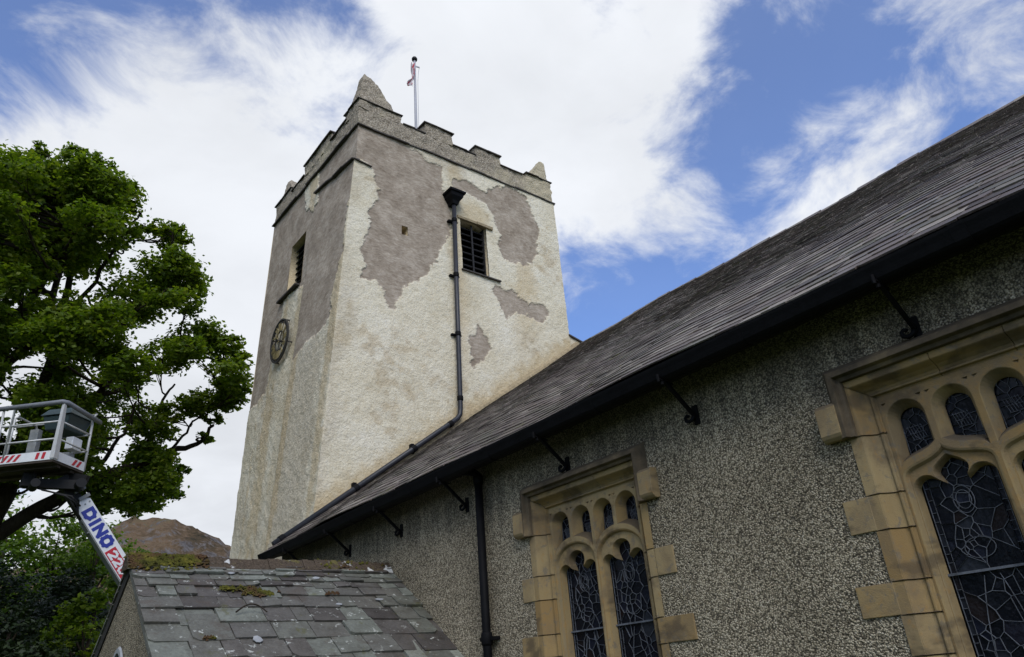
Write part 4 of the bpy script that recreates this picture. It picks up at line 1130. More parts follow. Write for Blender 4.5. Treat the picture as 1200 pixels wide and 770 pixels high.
def roof_wave(u, s):
    return .022 * math.sin(u * .83 + .4) + .016 * math.sin(u * 1.9 + s * .5 + 1.0) + .012 * math.sin(s * 1.3 + u * .4) + .006
def nave_build():
    h1 = nave_window(5.045, 2, .688, 'round', 'two-light window with rounded arches')
    h2 = nave_window(2.430 - 3 * .675, 3, .675, 'ogee', 'wider window with pointed ogee arches')
    # wall sheet with the window openings
    mb = MB()
    zt = 2.60
    cols = [Y0, h2[0], h2[1], h1[0], h1[1], Y1]
    zlo, zhi = WZ0 - .02, WZ1 + FRO * .80 - .015
    for k in range(5):
        a, b = cols[k], cols[k + 1]
        if k in (1, 3):
            mb.add([(D, a, GROUND), (D, b, GROUND), (D, b, zlo), (D, a, zlo)], [(3, 2, 1, 0)])
            mb.add([(D, a, zhi), (D, b, zhi), (D, b, zt), (D, a, zt)], [(3, 2, 1, 0)])
        else: mb.add([(D, a, GROUND), (D, b, GROUND), (D, b, zt), (D, a, zt)], [(3, 2, 1, 0)])
    bx = 2 * RX - D
    for y in (Y0, Y1): mb.add([(D, y, GROUND), (bx, y, GROUND), (bx, y, zt), (RX, y, RZ - .15), (D, y, zt)], [(0, 1, 2, 3, 4)])
    mb.add([(bx, Y0, GROUND), (bx, Y1, GROUND), (bx, Y1, zt), (bx, Y0, zt)], [(0, 1, 2, 3)])
    mb.build('wall', MAT['pebbledash'], nave)
    # roof
    rng = np.random.default_rng(4)
    sl = math.hypot(RX - EX, RZ - EZ); sd = np.array([-(RX - EX) / sl, 0, -(RZ - EZ) / sl]); nd = np.array([-(RZ - EZ) / sl, 0, (RX - EX) / sl])
    rows = []; s = 0.0
    while s < sl - .02:
        e = 0.115 + .125 * (s / sl) ** 1.2; s += e; rows.append(min(s, sl + .02))
    mb = MB()
    slates(mb, np.array([RX, Y0, RZ]) - nd * .02, (0, 1, 0), sd, nd, Y1 - Y0 + .02, rows, (.22, .46), .014, rng, jit=.0045, lift=1.3, tw=.13, chip=.3, wave=roof_wave)
    # sarking under the slates, and the far slope
    o = np.array([RX, Y0, RZ]) - nd * .10; L = np.array([0, Y1 - Y0, 0])
    mb.add([o, o + L, o + L + sd * (sl - .02), o + sd * (sl - .02)], [(0, 1, 2, 3)])
    bs = np.array([(RX - EX) / sl, 0, -(RZ - EZ) / sl])
    mb.add([o, o + L, o + L + bs * sl, o + bs * sl], [(3, 2, 1, 0)])
    roof = mb.build('roof', MAT['nave_slate'], nave)
    mb = MB(); y = Y0
    rr = random.Random(5)
    while y < Y1:
        l = .45; j = rr.uniform(-.012, .012) + roof_wave(y - Y0 + .2, 0)
        mb.add([(RX - .20, y + .004, RZ - .13 + j), (RX, y + .004, RZ + .045 + j), (RX + .20, y + .004, RZ - .13 + j), (RX - .20, y + l, RZ - .13 + j), (RX, y + l, RZ + .045 + j), (RX + .20, y + l, RZ - .13 + j)],
               [(0, 3, 4, 1), (1, 4, 5, 2), (0, 1, 2), (3, 5, 4)]); y += l
    mb.build('ridge', MAT['nave_slate'], roof)
    # eaves: soffit, fascia, gutter
    mb = MB(); mb.hexa([(EX + .10, Y0, EZ - .10), (D - .003, Y0, EZ - .02), (D - .003, Y1, EZ - .02), (EX + .10, Y1, EZ - .10), (EX + .10, Y0, EZ - .06), (D - .003, Y0, EZ + .16), (D - .003, Y1, EZ + .16), (EX + .10, Y1, EZ - .06)])
    mb.build('soffit', MAT['soffit_wood'], nave)
    mb = MB(); gx = EX - .02; gz = EZ - .005; n = 9
    pr = [(gx + .15, gz), (gx + .15, gz - .10)] + [(gx + .085 + .075 * math.cos(t), gz - .105 - .055 * math.sin(t)) for t in np.linspace(.3, math.pi - .4, 7)] + [(gx + .0, gz - .075), (gx - .015, gz - .035), (gx - .02, gz - .012), (gx - .005, gz - .012), (gx + .01, gz - .05), (gx + .03, gz - .10), (gx + .12, gz - .12), (gx + .135, gz)]
    for (a, b) in [(Y0 + k * 1.83, min(Y0 + (k + 1) * 1.83, Y1 - .06)) for k in range(12)]:
        if b <= a: continue
        v = [(x, a, z) for x, z in pr] + [(x, b, z) for x, z in pr]; m_ = len(pr)
        mb.add(v, [(i, (i + 1) % m_, m_ + (i + 1) % m_, m_ + i) for i in range(m_)])
        jx = [(gx + .07 + (x - gx - .07) * 1.06, gz - .06 + (z - gz + .06) * 1.07) for x, z in pr]
        v = [(x, b - .05, z) for x, z in jx] + [(x, b + .05, z) for x, z in jx]
        mb.add(v, [(i, (i + 1) % m_, m_ + (i + 1) % m_, m_ + i) for i in range(m_)] + [tuple(range(m_)), tuple(range(2 * m_ - 1, m_ - 1, -1))])
    mb.build('gutter', MAT['black_iron'], nave)
    # ochre mortar skirt where the roof meets the tower
    mb = MB(); yy = YT - .10
    def rl(x): return EZ + (x - EX) * (RZ - EZ) / (RX - EX)
    xs = np.linspace(6.12, 14.3, 60); rr = random.Random(9)
    for a, b in zip(xs[:-1], xs[1:]):
        h = .20
        mb.hexa([(a, yy, rl(a) - .05), (b, yy, rl(b) - .05), (b, YT + .06, rl(b) - .05), (a, YT + .06, rl(a) - .05), (a, yy + .02, rl(a) + .06), (b, yy + .02, rl(b) + .06), (b, YT + .02, rl(b) + h), (a, YT + .02, rl(a) + h)])
    mb.build('flashing', MAT['mortar_skirt'], nave)
nave_build()

def nave_pipe():
    y = 7.48; x = D - .10
    t = thing('drainpipe', (x, y, GROUND), 'straight black drainpipe on the grey nave wall left of the two-light window', 'drainpipe')
    mb = MB(); mb.tube([(x, y, GROUND), (x, y, 2.42)], .052, 14); mb.tube([(x, y, 2.42), (x - .06, y, 2.46), (EX + .08, y, 2.46)], .05, 12); mb.build('pipe', MAT['black_iron'], t, True)
    mb = MB()
    for z in (.49, -1.3):
        mb.piece(); mb.tube([(x, y, z - .07), (x, y, z - .05), (x, y, z + .05), (x, y, z + .07)], [.062, .07, .07, .062], 14)
    mb.piece(); mb.tube([(x, y, 2.31), (x, y, 2.33), (x, y, 2.41), (x, y, 2.43)], [.058, .065, .065, .058], 14)
    mb.build_pieces('collar', MAT['black_iron'], t, True)
    mb = MB()
    for z in (.49, -1.3): mb.piece(); mb.box((x - .01, y - .13, z - .02), (D - .001, y + .13, z + .02))
    mb.build_pieces('bracket', MAT['black_iron'], t)
nave_pipe()

# scrolled iron gutter stays
def stays():
    labels = ['black iron gutter stay above the wide ogee window at far right', 'black iron gutter stay on bare wall between the two windows', 'black iron gutter stay above the hood of the two-light window',
              'black iron gutter stay just left of the nave drainpipe', 'black iron gutter stay second left of the nave drainpipe', 'small black iron gutter stay fourth from the tower end counting the pipe side, above the porch ridge end', 'farthest black iron gutter stay beside the tower']
    labels[5] = 'black iron gutter stay above the porch ridge, second nearest the tower'
    labels[4] = 'black iron gutter stay above the wall end of the porch ridge'
    ys = [1.94, 4.04, 5.88, 7.88, 9.60, 11.28, 13.0]
    y = ys[0]
    root = thing('gutter_bracket', (D, y, 2.15), labels[0], 'bracket', 'iron stays under the nave gutter')
    mb = MB(); mb.bar((D - .03, y, 2.13), (EX + .03, y, 2.44), .028, .034); mb.build('stay', MAT['black_iron'], root)
    mb = MB()
    mb.tube([(D - .035, y + .0, 2.14), (D - .05, y + .02, 2.10), (D - .06, y + .05, 2.085), (D - .06, y + .085, 2.10), (D - .06, y + .09, 2.135), (D - .06, y + .065, 2.15), (D - .06, y + .05, 2.135)], [.02, .019, .018, .017, .016, .016, .018], 8)
    mb.build('scroll', MAT['black_iron'], root, True)
    mb = MB(); mb.box((D - .02, y - .03, 2.05), (D + .01, y + .03, 2.24)); mb.build('wall_plate', MAT['black_iron'], root, bevel=.004)
    mb = MB(); mb.bar((EX - .03, y, 2.425), (EX + .16, y, 2.40), .035, .012); mb.tube([(EX + .02, y, 2.38), (EX + .02, y, 2.44)], .016, 8); mb.tube([(EX - .03, y, 2.40), (EX - .035, y, 2.47)], .014, 8); mb.build('clip', MAT['black_iron'], root)
    for k in range(1, len(ys)):
        c = root.copy(); COL.objects.link(c); c.location.y = ys[k]; c['label'] = labels[k]
        for ch in root.children:
            d = ch.copy(); COL.objects.link(d); d.parent = c
stays()

# ------------------------------------------------------------------ porch
def porch():
    t = thing('church_porch', (3.7, 10.0, GROUND), 'small grey pebbledash porch with mossy slate gable roof against the nave wall', 'porch')
    RY, RZp, XV, XW = 10.0, 1.66, 1.96, D
    ang = math.radians(35.5); ca, sa = math.cos(ang), math.sin(ang)
    L = 3.6
    rng = np.random.default_rng(12)
    rows = []; s = 0.02
    for e in (.09, .11, .12, .14, .155, .24, .27, .31, .34, .36, .37, .37, .38, .38): s += e; rows.append(s)
    mb = MB()
    slates(mb, (XV, RY, RZp), (1, 0, 0), (0, -ca, -sa), (0, -sa, ca), XW - XV - .01, rows, (.20, .56), .022, rng, jit=.013, lift=1.25, ext=1.6, tw=.32, chip=.55)
    mb.hexa([(XV + .01, RY, RZp - .06), (XW, RY, RZp - .06), (XW, RY - L * ca, RZp - L * sa - .06), (XV + .01, RY - L * ca, RZp - L * sa - .06),
             (XV + .01, RY, RZp - .005), (XW, RY, RZp - .005), (XW, RY - L * ca, RZp - L * sa - .005), (XV + .01, RY - L * ca, RZp - L * sa - .005)])
    slates(mb, (XV, RY, RZp), (1, 0, 0), (0, ca, -sa), (0, sa, ca), XW - XV - .01, rows, (.3, .6), .021, rng, jit=.006, lift=1.15, ext=1.6)
    roof = mb.build('roof', MAT['porch_slate'], t)
    # ridge stones
    mb = MB(); x = XV - .03; rr = random.Random(2)
    while x < XW - .05:
        l = rr.uniform(.40, .60); b = min(x + l, XW - .02); j = rr.uniform(-.01, .015)
        nS = 6
        for i in range(nS):
            xa = x + (b - x) * i / nS; xb = x + (b - x) * (i + 1) / nS
            h0 = rr.uniform(-.008, .012)
            mb.add([(xa, RY - .17, RZp - .11 + j), (xa, RY - .165, RZp - .065 + j), (xa, RY - .04, RZp + .075 + j + h0), (xa, RY + .04, RZp + .075 + j + h0), (xa, RY + .165, RZp - .065 + j), (xa, RY + .17, RZp - .11 + j),
                    (xb, RY - .17, RZp - .11 + j), (xb, RY - .165, RZp - .065 + j), (xb, RY - .04, RZp + .075 + j + h0), (xb, RY + .04, RZp + .075 + j + h0), (xb, RY + .165, RZp - .065 + j), (xb, RY + .17, RZp - .11 + j)],
                   [(k, k + 1, 7 + k, 6 + k)[::-1] for k in range(5)] + ([(0, 1, 2, 3, 4, 5)[::-1]] if i == 0 else []) + ([(6, 7, 8, 9, 10, 11)] if i == nS - 1 else []))
        x = b + .006
    mb.build('ridge', MAT['ridge'], roof)
    # gable wall and sides
    GX = XV + .035
    We = 2.35   # half width of the walls
    ze = RZp - .05 - We * sa / ca
    oy, oz0, oh, ow = RY + .15, GROUND, .55, .55
    mb = MB()
    mb.add([(GX, RY - We, GROUND), (GX, RY - ow + .15, GROUND), (GX, RY + .15 + ow, GROUND), (GX, RY + We, GROUND), (GX, RY + We, ze), (GX, RY, RZp - .05), (GX, RY - We, ze)], [(0, 6, 5, 4, 3, 2, 1)])
    mb.add([(GX, RY - We, GROUND), (XW, RY - We, GROUND), (XW, RY - We, ze), (GX, RY - We, ze)], [(0, 1, 2, 3)])
    mb.add([(GX, RY + We, GROUND), (XW, RY + We, GROUND), (XW, RY + We, ze), (GX, RY + We, ze)], [(3, 2, 1, 0)])
    mb.build('wall', MAT['porch_pebbledash'], t)
    # black barge boards under the verge, both slopes
    for sg in (1,):
        mb = MB()
        p = Vector((XV + .03, RY, RZp - .035)); q = Vector((XV + .03, RY + sg * L * ca, RZp - .035 - L * sa))
        n = Vector((0, sg * sa, ca))
        mb.hexa([p - n * .13 + Vector((-.012, 0, 0)), q - n * .13 + Vector((-.012, 0, 0)), q - n * .13 + Vector((.07, 0, 0)), p - n * .16 + Vector((.07, 0, 0)),
                 p + Vector((-.012, 0, 0)), q + Vector((-.012, 0, 0)), q + Vector((.07, 0, 0)), p + Vector((.07, 0, 0))])
        mb.build('barge_board', MAT['soffit_wood'], t)
    # pointed opening in the gable: grey leaf in a chamfered arch
    mb = MB(); cy = RY - .10; w = .62; zs = -.05; top = .72; arc = []
    for k in range(13):
        f = k / 12; arc.append((cy - w + w * f ** 1.0, zs + (top - zs) * math.sin(f * math.pi / 2) ** .9))
    out = [(cy - w, GROUND)] + arc + [(2 * cy - y, z) for y, z in arc[::-1][1:]] + [(cy + w, GROUND)]
    inn = inset(out, .07)
    n = len(out)
    mb.add([(GX - .012, y, z) for y, z in out] + [(GX - .03, y, z) for y, z in inset(out, .02)] + [(GX - .03, y, z) for y, z in inn] + [(GX - .004, y, z) for y, z in inn],
           [(k, k + 1, n + k + 1, n + k) for k in range(n - 1)] + [(n + k, n + k + 1, 2 * n + k + 1, 2 * n + k) for k in range(n - 1)] + [(2 * n + k, 2 * n + k + 1, 3 * n + k + 1, 3 * n + k) for k in range(n - 1)])
    door = mb.build('door_arch', MAT['lead_sheet'], t)
    mb = MB(); mb.add([(GX - .004, y, z) for y, z in inn], [tuple(range(n))]); mb.build('door', MAT['door_grey'], t)
    # pale slip of slate and lead on the roof
    mb = MB()
    def on(x, s, h=.05): return Vector((x, RY - s * ca - h * sa * 1, RZp - s * sa + h * ca))
    for (x, s, w, l, a) in ((3.06, 1.83, .10, .14, .4), (4.28, 1.10, .10, .05, .1), (4.9, .98, .12, .05, -.2), (4.2, .42, .12, .06, .2), (3.1, .33, .09, .05, 0)):
        pts = []; mb.piece()
        for k in range(7):
            th = 2 * math.pi * k / 7 + a; r_ = .5 * (0.75 + .4 * rr.random()); pts.append((x + w * r_ * math.cos(th), s + l * r_ * math.sin(th)))
        lo_ = [on(px_, ps, .052) for px_, ps in pts]; hi_ = [on(px_, ps, .060) for px_, ps in pts]
        mb.add(lo_ + hi_, [tuple(range(7, 14))[::-1]] + [(k, (k + 1) % 7, 7 + (k + 1) % 7, 7 + k) for k in range(7)])
    mb.build_pieces('lead_patch', MAT['lead_sheet'], roof)
    # moss: cushions of thousands of little tufts, ridge and a few seams
    V = []; F = []
    mr = np.random.default_rng(8)
    def tuft(c, r):
        b = len(V)
        n = 6
        V.append(tuple(c + np.array([0, 0, r * .9])))
        for k in range(n):
            th = 2 * math.pi * k / n + mr.uniform(0, 1); q = c + np.array([r * math.cos(th), r * math.sin(th), -r * .35 + mr.normal(0, r * .2)]); V.append(tuple(q))
        for k in range(n): F.append([b, b + 1 + k, b + 1 + (k + 1) % n])
    for k in range(1700):
        x = XV + (XW - XV) * mr.beta(.7, 2.2) if k < 3000 else mr.uniform(XV, XW - .3)
        dens = fbm(np.array([[x * 2.3, 1, 1]]), 3, 5)[0]
        if x > XV + .9 and mr.random() > sstep(dens, .45, .62) * .9: continue
        y = mr.normal(-.06, .075)
        z = RZp + .086 - max(0, abs(y) - .04) * 1.10 + mr.uniform(0, .012)
        tuft(np.array([x, RY + y, z + .0]), mr.uniform(.014, .036))
    for (x, s, rad, n) in ((3.30, .82, .13, 130), (3.22, .72, .10, 50), (2.98, .72, .08, 40), (3.45, .84, .06, 30), (2.55, 1.78, .05, 20), (4.3, .82, .07, 20), (2.4, .13, .3, 70)):
        for k in range(n):
            px_ = x + mr.normal(0, rad * .6); ps = s + mr.normal(0, rad * .30)
            tuft(np.array(on(px_, ps, .045 + .02 * mr.random())), mr.uniform(.012, .030))
    o = mesh_obj('moss', np.array(V), F, MAT['moss'], None, True)
    tag(o, 'green and brown moss cushions on the porch ridge and slates', 'moss', kind='stuff')
    mb = MB()
    pts = [on(2.93 + .36 * f, 1.32 - .13 * math.sin(f * math.pi * .75) + .10 * f, .085 + .06 * math.sin(f * math.pi)) for f in np.linspace(0, 1, 12)]
    mb.tube(pts, [.010] * 6 + [.009] * 3 + [.007] * 3, 6)
    o = mb.build('twig', MAT['bark'], None, True); tag(o, 'thin dark curved twig lying on the porch slates', 'twig')
porch()

# ------------------------------------------------------------------ aerial lift
def stencil(mb, s, org, du, dv, h, w, gap, t):
    """block letters from bars on a plane; du along the text, dv up the letters"""
    org = Vector(org); du = Vector(du); dv = Vector(dv); nn = du.cross(dv).normalized()
    G = {'D': [((0, 0), (0, 1)), ((0, 1), (.6, 1)), ((.6, 1), (1, .75)), ((1, .75), (1, .25)), ((1, .25), (.6, 0)), ((.6, 0), (0, 0))],
         'I': [((.5, 0), (.5, 1))], 'N': [((0, 0), (0, 1)), ((0, 1), (1, 0)), ((1, 0), (1, 1))],
         'O': [((.25, 0), (.75, 0)), ((.75, 0), (1, .25)), ((1, .25), (1, .75)), ((1, .75), (.75, 1)), ((.75, 1), (.25, 1)), ((.25, 1), (0, .75)), ((0, .75), (0, .25)), ((0, .25), (.25, 0))],
         '2': [((0, .85), (.25, 1)), ((.25, 1), (.75, 1)), ((.75, 1), (1, .8)), ((1, .8), (1, .6)), ((1, .6), (0, 0)), ((0, 0), (1, 0))],
         '0': [((.25, 0), (.75, 0)), ((.75, 0), (1, .25)), ((1, .25), (1, .75)), ((1, .75), (.75, 1)), ((.75, 1), (.25, 1)), ((.25, 1), (0, .75)), ((0, .75), (0, .25)), ((0, .25), (.25, 0))]}
    x = 0.0
    for c in s:
        cw = w * (.30 if c == 'I' else 1.0)
        for k, (p, q) in enumerate(G[c]):
            a = org + du * (x + p[0] * cw) + dv * (p[1] * h); b = org + du * (x + q[0] * cw) + dv * (q[1] * h)
            d = (b - a).normalized(); e = d * t * .5
            sx = nn.cross(d); z = nn * (.004 + .0008 * k)
            ww = t * .5
            mb.hexa([a - e - sx * ww, b + e - sx * ww, b + e + sx * ww, a - e + sx * ww, a - e - sx * ww + z, b + e - sx * ww + z, b + e + sx * ww + z, a - e + sx * ww + z])
        x += cw + gap
    return x
def lift():
    t = thing('aerial_work_platform', (5.0, 16.2, GROUND), 'white trailer cherry picker with raised basket in front of the oak tree', 'cherry picker')
    C = Vector((1.49, 15.35, 4.34)); e1 = Vector((.683, .730, 0)).normalized(); e2 = Vector((-e1.y, e1.x, 0)); L1, L2, H = .90, 1.75, 1.10
    up = Vector((0, 0, 1))
    def W(a, b, z): return C + e1 * a + e2 * b + up * z
    def slab(mb, a0, a1, b0, b1, z0, z1): mb.hexa([W(a0, b0, z0), W(a1, b0, z0), W(a1, b1, z0), W(a0, b1, z0), W(a0, b0, z1), W(a1, b0, z1), W(a1, b1, z1), W(a0, b1, z1)])
    mb = MB(); slab(mb, 0, L1, 0, L2, -.04, .0); slab(mb, .2, .3, .05, L2 - .05, -.09, -.038); slab(mb, .6, .7, .05, L2 - .05, -.09, -.038)
    bas = mb.build('basket', MAT['floor_plate'], t)
    mb = MB(); k_ = .17
    slab(mb, -.012, .0, 0, L2, 0, k_); slab(mb, L1, L1 + .012, 0, L2, 0, k_); slab(mb, 0, L1, -.012, 0, 0, k_); slab(mb, 0, L1, L2, L2 + .012, 0, k_)
    mb.build('kickplate', MAT['white_paint'], bas)
    mb = MB()
    def stripe(face, s0, w, lean):
        if face == 'a':  # long side seen on the left
            P = [W(-.0145, s0, .025), W(-.0145, s0 + w, .025), W(-.0145, s0 + w - lean, k_ - .02), W(-.0145, s0 - lean, k_ - .02)]; n = -e1
        else:
            P = [W(s0, -.0145, .025), W(s0 + w, -.0145, .025), W(s0 + w + lean, -.0145, k_ - .02), W(s0 + lean, -.0145, k_ - .02)]; n = -e2
        Q = [p + n * .002 for p in P]; mb.hexa(P + Q)
    for s in (.17, .29): stripe('a', s, .06, 0.02)
    for k in range(8): stripe('a', .72 + k * .12, .06, .09)
    for s in (.50, .63): stripe('b', s, .07, .09)
    mb.build('hazard_stripe', MAT['sign_red'], bas)
    mb = MB()
    # broad corner post, leaning slightly
    mb.hexa([W(-.03, -.03, .02), W(.10, -.03, .02), W(.10, .05, .02), W(-.03, .05, .02), W(-.01, -.02, H - .02), W(.06, -.02, H - .02), W(.06, .03, H - .02), W(-.01, .03, H - .02)])
    mb.build('corner_post', MAT['aluminium'], bas)
    mb = MB()
    mb.tube([W(-.02, L2 + .05, H), W(-.02, .25, H + .015), W(-.02, .02, H + .02), W(.05, -.03, H + .02), W(L1 + .16, -.05, H - .05)], .045, 10)
    mb.build('top_rail', MAT['grey_rail'], bas, True)
    mb = MB()
    for z in (.40, .74):
        mb.tube([W(0, L2, z), W(0, 0, z)], .018, 7); mb.tube([W(0, 0, z), W(L1, 0, z)], .018, 7); mb.tube([W(L1, 0, z), W(L1, L2, z)], .018, 7)
    mb.tube([W(L1, -.0, .02), W(L1, 0, H - .06)], .024, 8); mb.tube([W(L1, L2, .0), W(L1, L2, H)], .022, 8); mb.tube([W(0, L2, .0), W(0, L2, H)], .022, 8)
    mb.tube([W(L1, 0, H - .02), W(L1, L2, H - .02)], .02, 8)
    mb.tube([W(0, .98, .04), W(0, .98, H - .02), W(0, .93, H), W(0, .88, H)], .022, 8); mb.tube([W(0, 1.16, .04), W(0, 1.20, H)], .022, 8)
    # swing gate with dropped centre
    mb.tube([W(.02, .95, .10), W(.02, .95, .90), W(.10, .95, .95), W(.55, .92, .92), W(.62, .92, .80), W(.62, .92, .16), W(.5, .92, .10)], .02, 8)
    mb.tube([W(L1, .55, H - .02), W(L1 - .1, .45, H - .16), W(L1 - .25, .38, H - .18)], .02, 8)
    mb.tube([W(L1, .02, H - .02), W(L1 + .12, .02, H + .12), W(L1 + .14, .16, H + .12), W(L1 + .06, .2, H)], .018, 8)
    mb.build('rail', MAT['aluminium'], bas, True)
    mb = MB()
    mb.hexa([W(.35, .15, .72), W(.85, .10, .72), W(.85, .52, .72), W(.35, .56, .72), W(.30, .05, 1.00), W(.92, .0 + .03, 1.02), W(.92, .62, 1.02), W(.30, .62, 1.00)])
    mb.hexa([W(.26, .03, 1.00), W(.95, .01, 1.02), W(.95, .66, 1.02), W(.26, .66, 1.00), W(.40, .12, 1.17), W(.86, .12, 1.17), W(.86, .60, 1.17), W(.40, .60, 1.17)])
    mb.build('control_box', MAT['console_green'], bas, bevel=.02)
    mb = MB(); slab(mb, .50, .78, .05, .20, .36, .60); mb.build('manual_box', MAT['white_paint'], bas, bevel=.01)
    mb = MB(); mb.piece(); slab(mb, .18, .30, .55, .72, .02, .70); mb.piece(); slab(mb, .52, .70, .10, .26, .02, .30); mb.build_pieces('pedestal', MAT['grey_steel'], bas, False, .01)
    # knuckle under the basket
    mb = MB()
    K0 = Vector((2.06, 15.75, 4.05)); A = Vector((2.10, 15.86, 3.70))
    mb.bar(W(.45, .75, -.09), W(.45, .75, -.34), .22, .22, (1, 0, 0)); mb.bar(W(.42, .85, -.26), K0 + Vector((.05, 0, -.05)), .15, .17)
    mb.bar(W(.75, .25, -.10), K0 + Vector((.10, 0, .08)), .10, .14)
    mb.tube([K0 + Vector((-.02, -.25, -.06)), K0 + Vector((-.02, .2, -.06))], .09, 14)
    mb.tube([W(.3, .5, -.36) + Vector((0, -.2, 0)), W(.3, .5, -.36) + Vector((0, .2, 0))], .08, 14)
    mb.build('knuckle', MAT['dark_steel'], t)
    # boom: telescopic, going down to the right behind the porch roof
    P = Vector((2.13, 15.98, 3.79)); Q = Vector((3.16, 16.02, 2.42)); d = (Q - P).normalized()
    n = Vector((0, -1, 0)); n = (n - d * n.dot(d)).normalized(); v = n.cross(d).normalized()
    if v.x < 0: v = -v      # v: across the face, up and to the right
    Bb = P + d * 6.2
    def bx(mb, s0, s1, v0, v1, n0, n1):
        o = P
        mb.hexa([o + d * s0 + v * v0 + n * n0, o + d * s1 + v * v0 + n * n0, o + d * s1 + v * v1 + n * n0, o + d * s0 + v * v1 + n * n0,
                 o + d * s0 + v * v0 + n * n1, o + d * s1 + v * v0 + n * n1, o + d * s1 + v * v1 + n * n1, o + d * s0 + v * v1 + n * n1])
    mb = MB()
    pl = [(.10, -.08), (.02, -.02), (.02, .09), (.07, .15), (4.6, .15), (4.6, -.15), (.24, -.15)]
    mb.add([P + d * a + v * b + n * .03 for a, b in pl] + [P + d * a + v * b + n * .045 for a, b in pl], [tuple(range(7)), tuple(range(13, 6, -1))] + [(k, (k + 1) % 7, 7 + (k + 1) % 7, 7 + k) for k in range(7)])
    boom = mb.build('boom', MAT['white_paint'], t)
    mb = MB(); bx(mb, .35, 4.6, -.17, .12, -.24, .0295); bx(mb, .62, .64, -.20, .13, -.26, .029); mb.build('inner_boom', MAT['grey_steel'], boom)
    mb = MB(); bx(mb, -.55, .35, -.16, .05, -.2, .02); mb.build('boom_tip', MAT['dark_steel'], boom)
    mb = MB()
    for s in (-.16, .0):
        bx(mb, s - .03, s + .03, -.03, .17, .0, .09)
    for (a, b) in ((.13, .02), (.12, .11)): mb.tube([P + d * a + v * b + n * .045, P + d * a + v * b + n * .055], .016, 8)
    mb.build('bolt_plate', MAT['grey_steel'], boom)
    mb = MB(); pf = P + n * .0455
    stencil(mb, 'DINO', pf + d * .26 - v * .082, d, v, .165, .155, .085, .066)
    mb.build('lettering', MAT['sign_blue'], boom)
    mb = MB(); bx(mb, 1.12, 1.78, -.135, .075, .0455, .0485); sp = mb.build('number_panel', MAT['sign_red'], boom)
    mb = MB(); stencil(mb, '220', P + n * .0487 + d * 1.19 - v * .095, d, v, .130, .105, .060, .040); mb.build('number', MAT['white_paint'], boom)
    mb = MB()
    for k, o_ in enumerate((-.06, .05)):
        mb.piece(); mb.tube([W(.35 + .2 * k, .6, -.08), W(.4 + .2 * k, .55, -.38), K0 + Vector((-.22 + .1 * k, -.14, -.30)), K0 + Vector((-.02 + o_, -.20, -.42 - .06 * k)), P + d * .05 + v * (-.12 + .05 * k) + n * .02, P + d * .45 + v * (-.16 + .02 * k) - n * .06], .017, 7)
    mb.build_pieces('hose', MAT['rubber'], t, True)
    # base trailer, hidden behind the porch from here
    B = P + d * 4.5
    mb = MB(); mb.obox((B.x, B.y + .1, GROUND + .9), (1.5, 0, 0), (0, .28, 0), (0, 0, .12)); mb.obox((B.x, B.y + .1, GROUND + 1.4), (.35, 0, 0), (0, .35, 0), (0, 0, .45)); mb.build('chassis', MAT['white_paint'], t, bevel=.02)
    for sy in (-.65, .75):
        mb = MB(); c = Vector((B.x - .2, B.y + sy + .05, GROUND + .33)); mb.tube([c + Vector((0, -.09, 0)), c + Vector((0, -.08, 0)), c + Vector((0, .08, 0)), c + Vector((0, .09, 0))], [.28, .33, .33, .28], 24); w = mb.build('wheel', MAT['rubber'], t)
    for sx in (-1, 1):
        for sy in (-1, 1):
            mb = MB(); mb.bar((B.x + sx * .9, B.y + .1 + sy * .3, GROUND + .85), (B.x + sx * 1.9, B.y + .1 + sy * 1.6, GROUND + .06), .10, .10); mb.lathe((B.x + sx * 1.9, B.y + .1 + sy * 1.6, GROUND), [(.16, 0), (.16, .04), (.05, .07)], 14); mb.build('outrigger', MAT['grey_steel'], t)
lift()

# ------------------------------------------------------------------ trees
def leaf_mesh(name, centres, normals_up, size, mat, parent, rng, elong=1.5):
    n = len(centres)
    c = np.asarray(centres)
    # leaf frame: mostly horizontal sprays with jitter
    a = rng.normal(0, 1, (n, 3)); a[:, 2] *= .45; a /= np.linalg.norm(a, axis=1, keepdims=True)
    up = rng.normal(0, .55, (n, 3)) + np.array([0, 0, 1.0]) + normals_up
    b = np.cross(up, a); b /= np.linalg.norm(b, axis=1, keepdims=True) + 1e-9
    s = (size * rng.uniform(.65, 1.35, n))[:, None]
    nn = np.cross(a, b)
    droop = nn * s * rng.uniform(-.25, .1, n)[:, None]
    V = np.stack([c - a * s * .5, c + b * s / elong * .5 - a * s * .05 + droop * .3, c + a * s * .55 + droop, c - b * s / elong * .5 - a * s * .05 + droop * .3], 1).reshape(-1, 3)
    F = np.arange(4 * n).reshape(n, 4)
    return mesh_obj(name, V, F, mat, parent)
def clump_points(c, r, n, rng, flat=.62):
    """sprays of leaves inside an ellipsoid: uneven, with holes"""
    nsp = max(6, int(n / 26)); pts = []; nr = []
    ctr = rng.normal(0, 1, (nsp, 3)); ctr /= np.linalg.norm(ctr, axis=1, keepdims=True); ctr *= (rng.uniform(.25, 1.0, nsp) ** .55)[:, None]
    ctr *= np.array([1, 1, flat]) * r
    per = int(n / nsp)
    sp = rng.normal(0, 1, (nsp, per, 3)) * np.array([.20, .20, .10]) * r
    P = (ctr[:, None, :] + sp).reshape(-1, 3)
    N = P / r
    return P + np.array(c), N * .8
